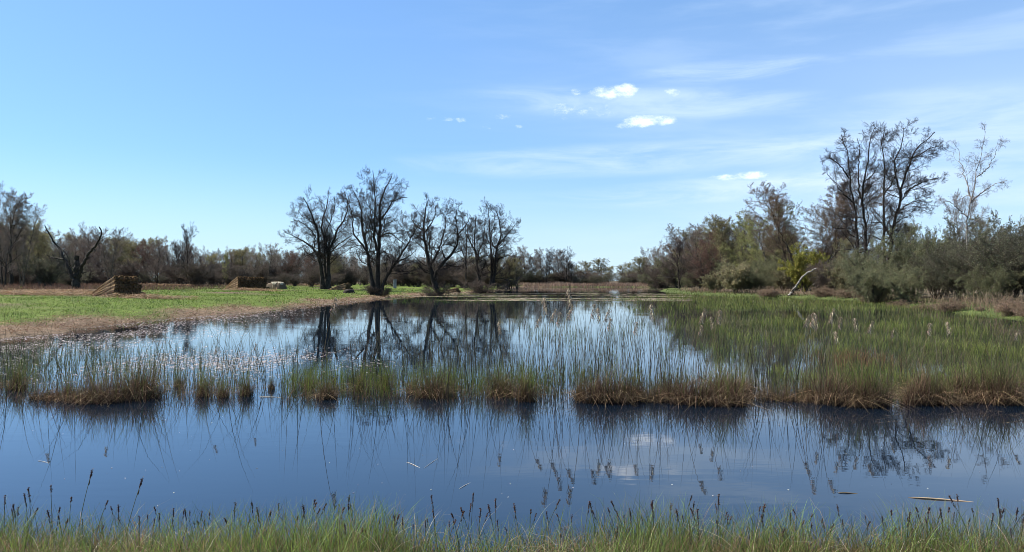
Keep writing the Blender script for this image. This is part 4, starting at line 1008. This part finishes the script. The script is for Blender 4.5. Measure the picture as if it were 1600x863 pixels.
# tall dry reeds with drooping plumes
def plume_reed(H, lean, seed):
    root = empty('plumed_reed', (0, -200, 0))
    t = np.linspace(0, 1, 12)
    P = np.zeros((1, 12, 3)); P[0, :, 0] = lean * t ** 1.8; P[0, :, 2] = -0.1 + (H + 0.1) * t - 0.06 * np.maximum(t - 0.8, 0) * 5
    g = Geo(); V, Q = tubes(P, np.linspace(0.0045, 0.002, 12)[None], 4); g.add(V, Q, col=(0.16, 0.12, 0.065))
    child(root, g.build('stem', M_DRY, root))
    n = 60; f = rng.uniform(0.83, 1.0, n); px_ = np.interp(f, t, P[0, :, 0]); pz = np.interp(f, t, P[0, :, 2])
    b = np.stack([px_, 0.01 * rng.standard_normal(n), pz], 1)
    a = 0.9 * rng.standard_normal(n); L = rng.uniform(0.04, 0.16, n) * (1.25 - f + 0.75 * 0.6)
    d = np.stack([np.cos(a) * np.sign(lean), np.sin(a), 0.5 * np.ones(n)], 1)
    PP = b[:, None] + d[:, None] * (np.linspace(0, 1, 4)[None, :, None] * L[:, None, None]) * 0.55; PP[:, :, 2] -= (np.linspace(0, 1, 4)[None] ** 2) * L[:, None] * 0.9
    g = Geo(); sdv = nrm(rng.standard_normal((n, 3)))
    V, Q = ribbons(PP, np.tile(np.array([0.003, 0.008, 0.009, 0.002]), (n, 1)), sdv); g.add(V, Q, col=rep(vary((0.36, 0.285, 0.20), n, 0.25), 8))
    child(root, g.build('plume', M_DRY, root))
    return root
PR = [plume_reed(1.5, 0.22, 1), plume_reed(1.5, -0.16, 2), plume_reed(1.5, 0.34, 3)]
for k, (px, py) in enumerate(((525, 459), (850, 460), (868, 479), (876, 484), (889, 446), (894, 474), (930, 471), (934, 478), (952, 478), (954, 494), (1018, 472), (1103, 478), (1127, 481), (1112, 492),
                              (1262, 488), (1270, 484), (1275, 492), (1308, 478), (1316, 492), (1336, 494), (1362, 498), (1453, 502), (1482, 500), (1400, 510), (995, 500), (780, 500), (845, 490), (1095, 505), (1305, 515), (1588, 512), (75, 520), (165, 530), (340, 540), (400, 535))):
    py2 = 630 - rng.uniform(0, 22); D = F * CH / (py2 - YH); top = CH + (YH - py + 2) / F * D
    s = top / 1.5; p = PR[k % 3]; x = (px - 800) / F * D - (0.22, -0.16, 0.34)[k % 3] * s
    place(p, (x, D, 0), rng.uniform(-0.3, 0.3), s, 'tall dry reed stalk with drooping pale plume standing in the pond', 'plumed reed', 'plumed reeds in the pond')
for k in range(34):
    px = 1345 + 265 * rng.random(); D = np.interp(px, [1345, 1450, 1610], [66, 52, 40]) + rng.uniform(-1, 2.5)
    x, y, z = on_ground(px, D); hy = 439 + rng.uniform(6, 26) if px > 1440 else 439 + rng.uniform(0, 16)
    s = max(0.7, 0.9 * (CH + (YH - hy) / F * D - z) / 1.5)
    place(PR[k % 3], (x, y, z), rng.uniform(0, 6.28), (s * 1.2, s * 1.2, s), 'dry reed with pale plume in front of the dark right-bank willows', 'plumed reed', 'plumed reeds on the right bank')

# floating bits: pale reed litter film along the left shore, loose straws, the drifting stick
g = Geo()
n = 85000; x, y, px, py = pxy(n, -20, 800, 470, 600)
d = sdist(x, y)
film = np.clip(1.25 + d / np.interp(y, [15, 30, 60, 90], [7.5, 6.5, 2.8, 2.0]), 0, 1) * np.clip((620 - px) / 200, 0, 1) ** 0.3
film = np.maximum(film, 0.9 * np.exp(-((py - 570) / 16.0) ** 2) * np.clip((640 - px) / 160, 0, 1) * np.clip(1.1 - np.abs(px - 330) / 420, 0.1, 1))
film = np.maximum(film, np.exp(d / 0.9))
film *= np.clip(0.55 + 0.75 * (wob(x * 0.8, y * 0.3 + 2) + 0.7 * wob(x * 2.3 + 1, y * 1.1)), 0, 1)
k = (r_(n) < film) & (d < 0.25); x, y = x[k], y[k]; m = len(x)
a = rng.uniform(-0.5, 0.5, m) + np.pi * (rng.random(m) < 0.5); L = rng.uniform(0.02, 0.11, m) * (0.7 + y / 60); w = np.maximum(0.009, y * 0.0009) * rng.uniform(0.4, 1.5, m)
dx = np.stack([np.cos(a) * L, np.sin(a) * L, np.zeros(m)], 1) * 0.5; dy_ = np.stack([-np.sin(a) * w, np.cos(a) * w, np.zeros(m)], 1) * 1.2
c = np.stack([x, y, rng.uniform(0.003, 0.012, m)], 1)
V = np.stack([c - dx, c - dy_ + 0.2 * dx, c + dx, c + dy_ - 0.1 * dx], 1).reshape(-1, 3); V[:, 2] += 0.006 * rng.random(len(V))
g.add(V, np.arange(4 * m).reshape(m, 4), col=rep(vary((0.52, 0.44, 0.41), m, 0.25, 0.04), 4)); 
stuff('floating_reed_litter', g, M_DRY)
# far floating mats near the pond's end
g = Geo(); n = 16000; x, y, px, py = pxy(n, 600, 1080, 450, 471); d = sdist(x, y)
k = (d < 0) & (np.sin(py * 2.4 + 0.9 * np.sin(px * 0.013)) * 0.5 + wob(px * 0.03, py * 0.9) * 0.7 > 0.15) & ~((px > 935) & (px < 1000) & (py < 462) & (r_(n) < 0.85)); x, y = x[k], y[k]; m = len(x)
L = rng.uniform(0.3, 1.2, m); w = rng.uniform(0.10, 0.4, m); c = np.stack([x, y, rng.uniform(0.004, 0.02, m)], 1)
dx = np.stack([L, 0.1 * L, 0 * L], 1) * 0.5; dy_ = np.stack([0 * w, w, 0 * w], 1)
V = np.stack([c - dx, c - dy_, c + dx, c + dy_], 1).reshape(-1, 3)
cl = vary((0.26, 0.20, 0.15), m); gr = rng.random(m) < 0.4; cl[gr] = vary((0.09, 0.12, 0.03), gr.sum())
g.add(V, np.arange(4 * m).reshape(m, 4), col=rep(cl, 4)); stuff('floating_mats', g, M_DRY)

def straw(name, p0, p1, r, col, label, cat, node=False):
    d0, d1 = F * CH / (p0[1] - YH), F * CH / (p1[1] - YH)
    A = np.array([(p0[0] - 800) / F * d0, d0, 0.0]); B = np.array([(p1[0] - 800) / F * d1, d1, 0.0]); mid = (A + B) / 2
    t = np.linspace(0, 1, 9); P = (A + (B - A) * t[:, None] - mid)[None]; P[0, :, 2] += r * 0.3 + 0.004 * np.sin(t * 5)
    rr = r * (1 - 0.5 * np.abs(t - 0.7)) ; rr[0] *= 0.3; rr[-1] *= 0.5
    if node: rr[4] *= 1.25
    g = Geo(); V, Q = tubes(P, rr[None], 7); g.add(V, Q, col=col)
    tag(g.build(name, M_DRY, loc=mid), label, cat)
straw('floating_stick', (1418, 777), (1520, 784), 0.008, (0.42, 0.31, 0.21), 'long straw-coloured stick drifting on the clear water at right', 'stick', True)
straw('floating_straw', (1308, 770), (1340, 771), 0.006, (0.20, 0.15, 0.09), 'short thin dark straw left of the drifting stick', 'straw')
straw('floating_straw', (636, 722), (660, 732), 0.0032, (0.60, 0.55, 0.48), 'pale straw afloat left of the middle of the clear water', 'straw')
straw('floating_straw', (662, 732), (690, 712), 0.0022, (0.5, 0.46, 0.4), 'hair-thin straw crossing the pale one', 'straw')
straw('floating_straw', (717, 764), (738, 752), 0.003, (0.62, 0.57, 0.5), 'pale slanting straw near the grass tips in mid-view', 'straw')
straw('floating_straw', (60, 720), (80, 723), 0.003, (0.55, 0.5, 0.44), 'little pale straw on the clear water at left', 'straw')
straw('floating_straw', (405, 620), (440, 621), 0.007, (0.65, 0.58, 0.48), 'pale straw lying in the open gap of the row', 'straw')
g = Geo(); n = 90; x, y, px, py = pxy(n, 20, 1580, 650, 790); 
V, Q = leaves(np.stack([x, y, np.full(n, 0.005)], 1), rng.uniform(0.006, 0.02, n)); V[:, 2] = 0.003 + 0.004 * rng.random(len(V))
g.add(V, Q, col=rep(vary((0.6, 0.55, 0.5), n), 4)); stuff('floating_specks', g, M_DRY)

# ------------------------------------------------------------------ grass on the near bank
g = Geo()
n = 55000; x = rng.uniform(-6, 6, n); y = 3.6 + 1.95 * rng.random(n) ** 0.8
sh = np.interp(x, SH[1:8, 0], SH[1:8, 1]); cl = wob(x * 3.1, y * 2.2) * 0.5 + wob(x * 7.3 + 2, y * 5) * 0.35
k = (y < sh + 0.10 + 0.10 * cl) & (r_(n) < np.clip(0.62 + 0.75 * cl, 0.06, 1)); x, y, cl = x[k], y[k], cl[k]; n = len(x)
h = rng.uniform(0.10, 0.44, n) * (1 + 0.4 * cl)
c0 = vary((0.065, 0.055, 0.022), n, 0.25); c1 = vary((0.18, 0.265, 0.05), n, 0.32)
br = rng.random(n) < 0.28; c1[br] = vary((0.21, 0.15, 0.075), br.sum(), 0.3); c0[br] = vary((0.10, 0.065, 0.035), br.sum(), 0.3); bl = rng.random(n) < 0.2; c1[bl] = vary((0.10, 0.15, 0.045), bl.sum(), 0.2)
V, Q, cc = blades(np.stack([x, y, gz(x, y) - .02], 1), h, rng.uniform(0.003, 0.0058, n), rng.uniform(0, 0.4, n), rng.uniform(0, 0.45, n), c0, c1, 6); g.add(V, Q, col=cc)
n = 50000; x = rng.uniform(-6, 6, n); y = 3.6 + 1.75 * rng.random(n); cl = wob(x * 2.0 + 1, y * 2.2) * 0.6; k = r_(n) < np.clip(0.5 + 0.9 * cl, 0.08, 1); x, y = x[k], y[k]; n = len(x)
V, Q, cc = blades(np.stack([x, y, gz(x, y) - .02], 1), rng.uniform(0.10, 0.31, n), rng.uniform(0.003, 0.006, n), rng.uniform(0.15, 0.8, n), rng.uniform(0.2, 1.2, n), vary((0.08, 0.05, 0.03), n), vary((0.30, 0.20, 0.10), n, 0.3), 6); g.add(V, Q, col=cc)
n = 900; x = rng.uniform(-6, 6, n); y = 3.9 + 1.5 * rng.random(n)
V, Q, cc = blades(np.stack([x, y, gz(x, y)], 1), rng.uniform(0.2, 0.42, n), rng.uniform(0.003, 0.006, n), rng.uniform(0.2, 0.9, n), rng.uniform(0.2, 1.0, n), vary((0.3, 0.22, 0.12), n), vary((0.55, 0.46, 0.30), n, 0.2), 7); g.add(V, Q, col=cc)
stuff('bank_grass', g, M_GRASS)
# flowering sedge spikes, each a stalk with a dark head
def sedge(H, lean, L):
    root = empty('flowering_sedge', (0, -200, 0))
    t = np.linspace(0, 1, 8); P = np.zeros((1, 8, 3)); P[0, :, 0] = lean * t ** 1.7; P[0, :, 2] = -0.03 + (H + 0.03) * t
    g = Geo(); V, Q = tubes(P, np.linspace(0.0026, 0.0016, 8)[None], 4); g.add(V, Q, col=(0.075, 0.085, 0.03)); child(root, g.build('stem', M_DRY, root))
    e = P[0, -1]; dr = nrm(P[0, -1] - P[0, -3]); tt = np.linspace(0, 1, 7)
    S = (e + dr * (tt[:, None] - 0.12) * L)[None]; rr = 0.0042 * np.array([0.35, 0.8, 1.0, 0.95, 0.85, 0.6, 0.15])
    g = Geo(); V, Q = tubes(S, rr[None], 6); g.add(V, Q, col=vary((0.045, 0.026, 0.022), len(V), 0.3))
    S2 = (e - dr * 0.05 + np.array([0.006, 0, 0]) + dr * (tt[:, None]) * L * 0.55)[None]; V, Q = tubes(S2, rr[None] * 0.75, 5); g.add(V, Q, col=vary((0.06, 0.036, 0.025), len(V), 0.3))
    nb = 60; f = rng.random(nb); b = e + dr * (f[:, None] - 0.12) * L; V, Q = leaves(b + 0.004 * rng.standard_normal((nb, 3)), rng.uniform(0.004, 0.008, nb)); g.add(V, Q, col=rep(vary((0.09, 0.05, 0.035), nb, 0.3), 4))
    child(root, g.build('flower_spike', M_DRY, root)); return root
SG = [sedge(0.40, 0.06, 0.065), sedge(0.40, 0.14, 0.06), sedge(0.40, -0.03, 0.075), sedge(0.40, 0.10, 0.05)]
for k in range(170):
    px = -20 + 1640 * (k + rng.uniform(0, 1)) / 170 + 14 * rng.standard_normal(); D = 4.75 + 0.75 * rng.random(); x = (px - 800) / F * D
    s = rng.uniform(0.55, 0.90) * (1.0 + 0.12 * wob(np.float64(px * 0.02), 0.0))
    if k in (15, 17): s = 1.2
    if rng.random() < 0.3: px += 60 * rng.standard_normal(); x = (px - 800) / F * D
    place(SG[int(rng.integers(0, 4))], (x, D, float(gz(x, D))), rng.uniform(0, 6.28), s, 'dark brown sedge flower spike on its stalk above the near bank grass', 'sedge stalk', 'flowering sedge stalks on the near bank')

for o in list(bpy.data.objects):
    if o.parent is None and o.location.y == -200:
        for c in KIDS.get(o.name, ()): bpy.data.objects.remove(c)
        bpy.data.objects.remove(o)
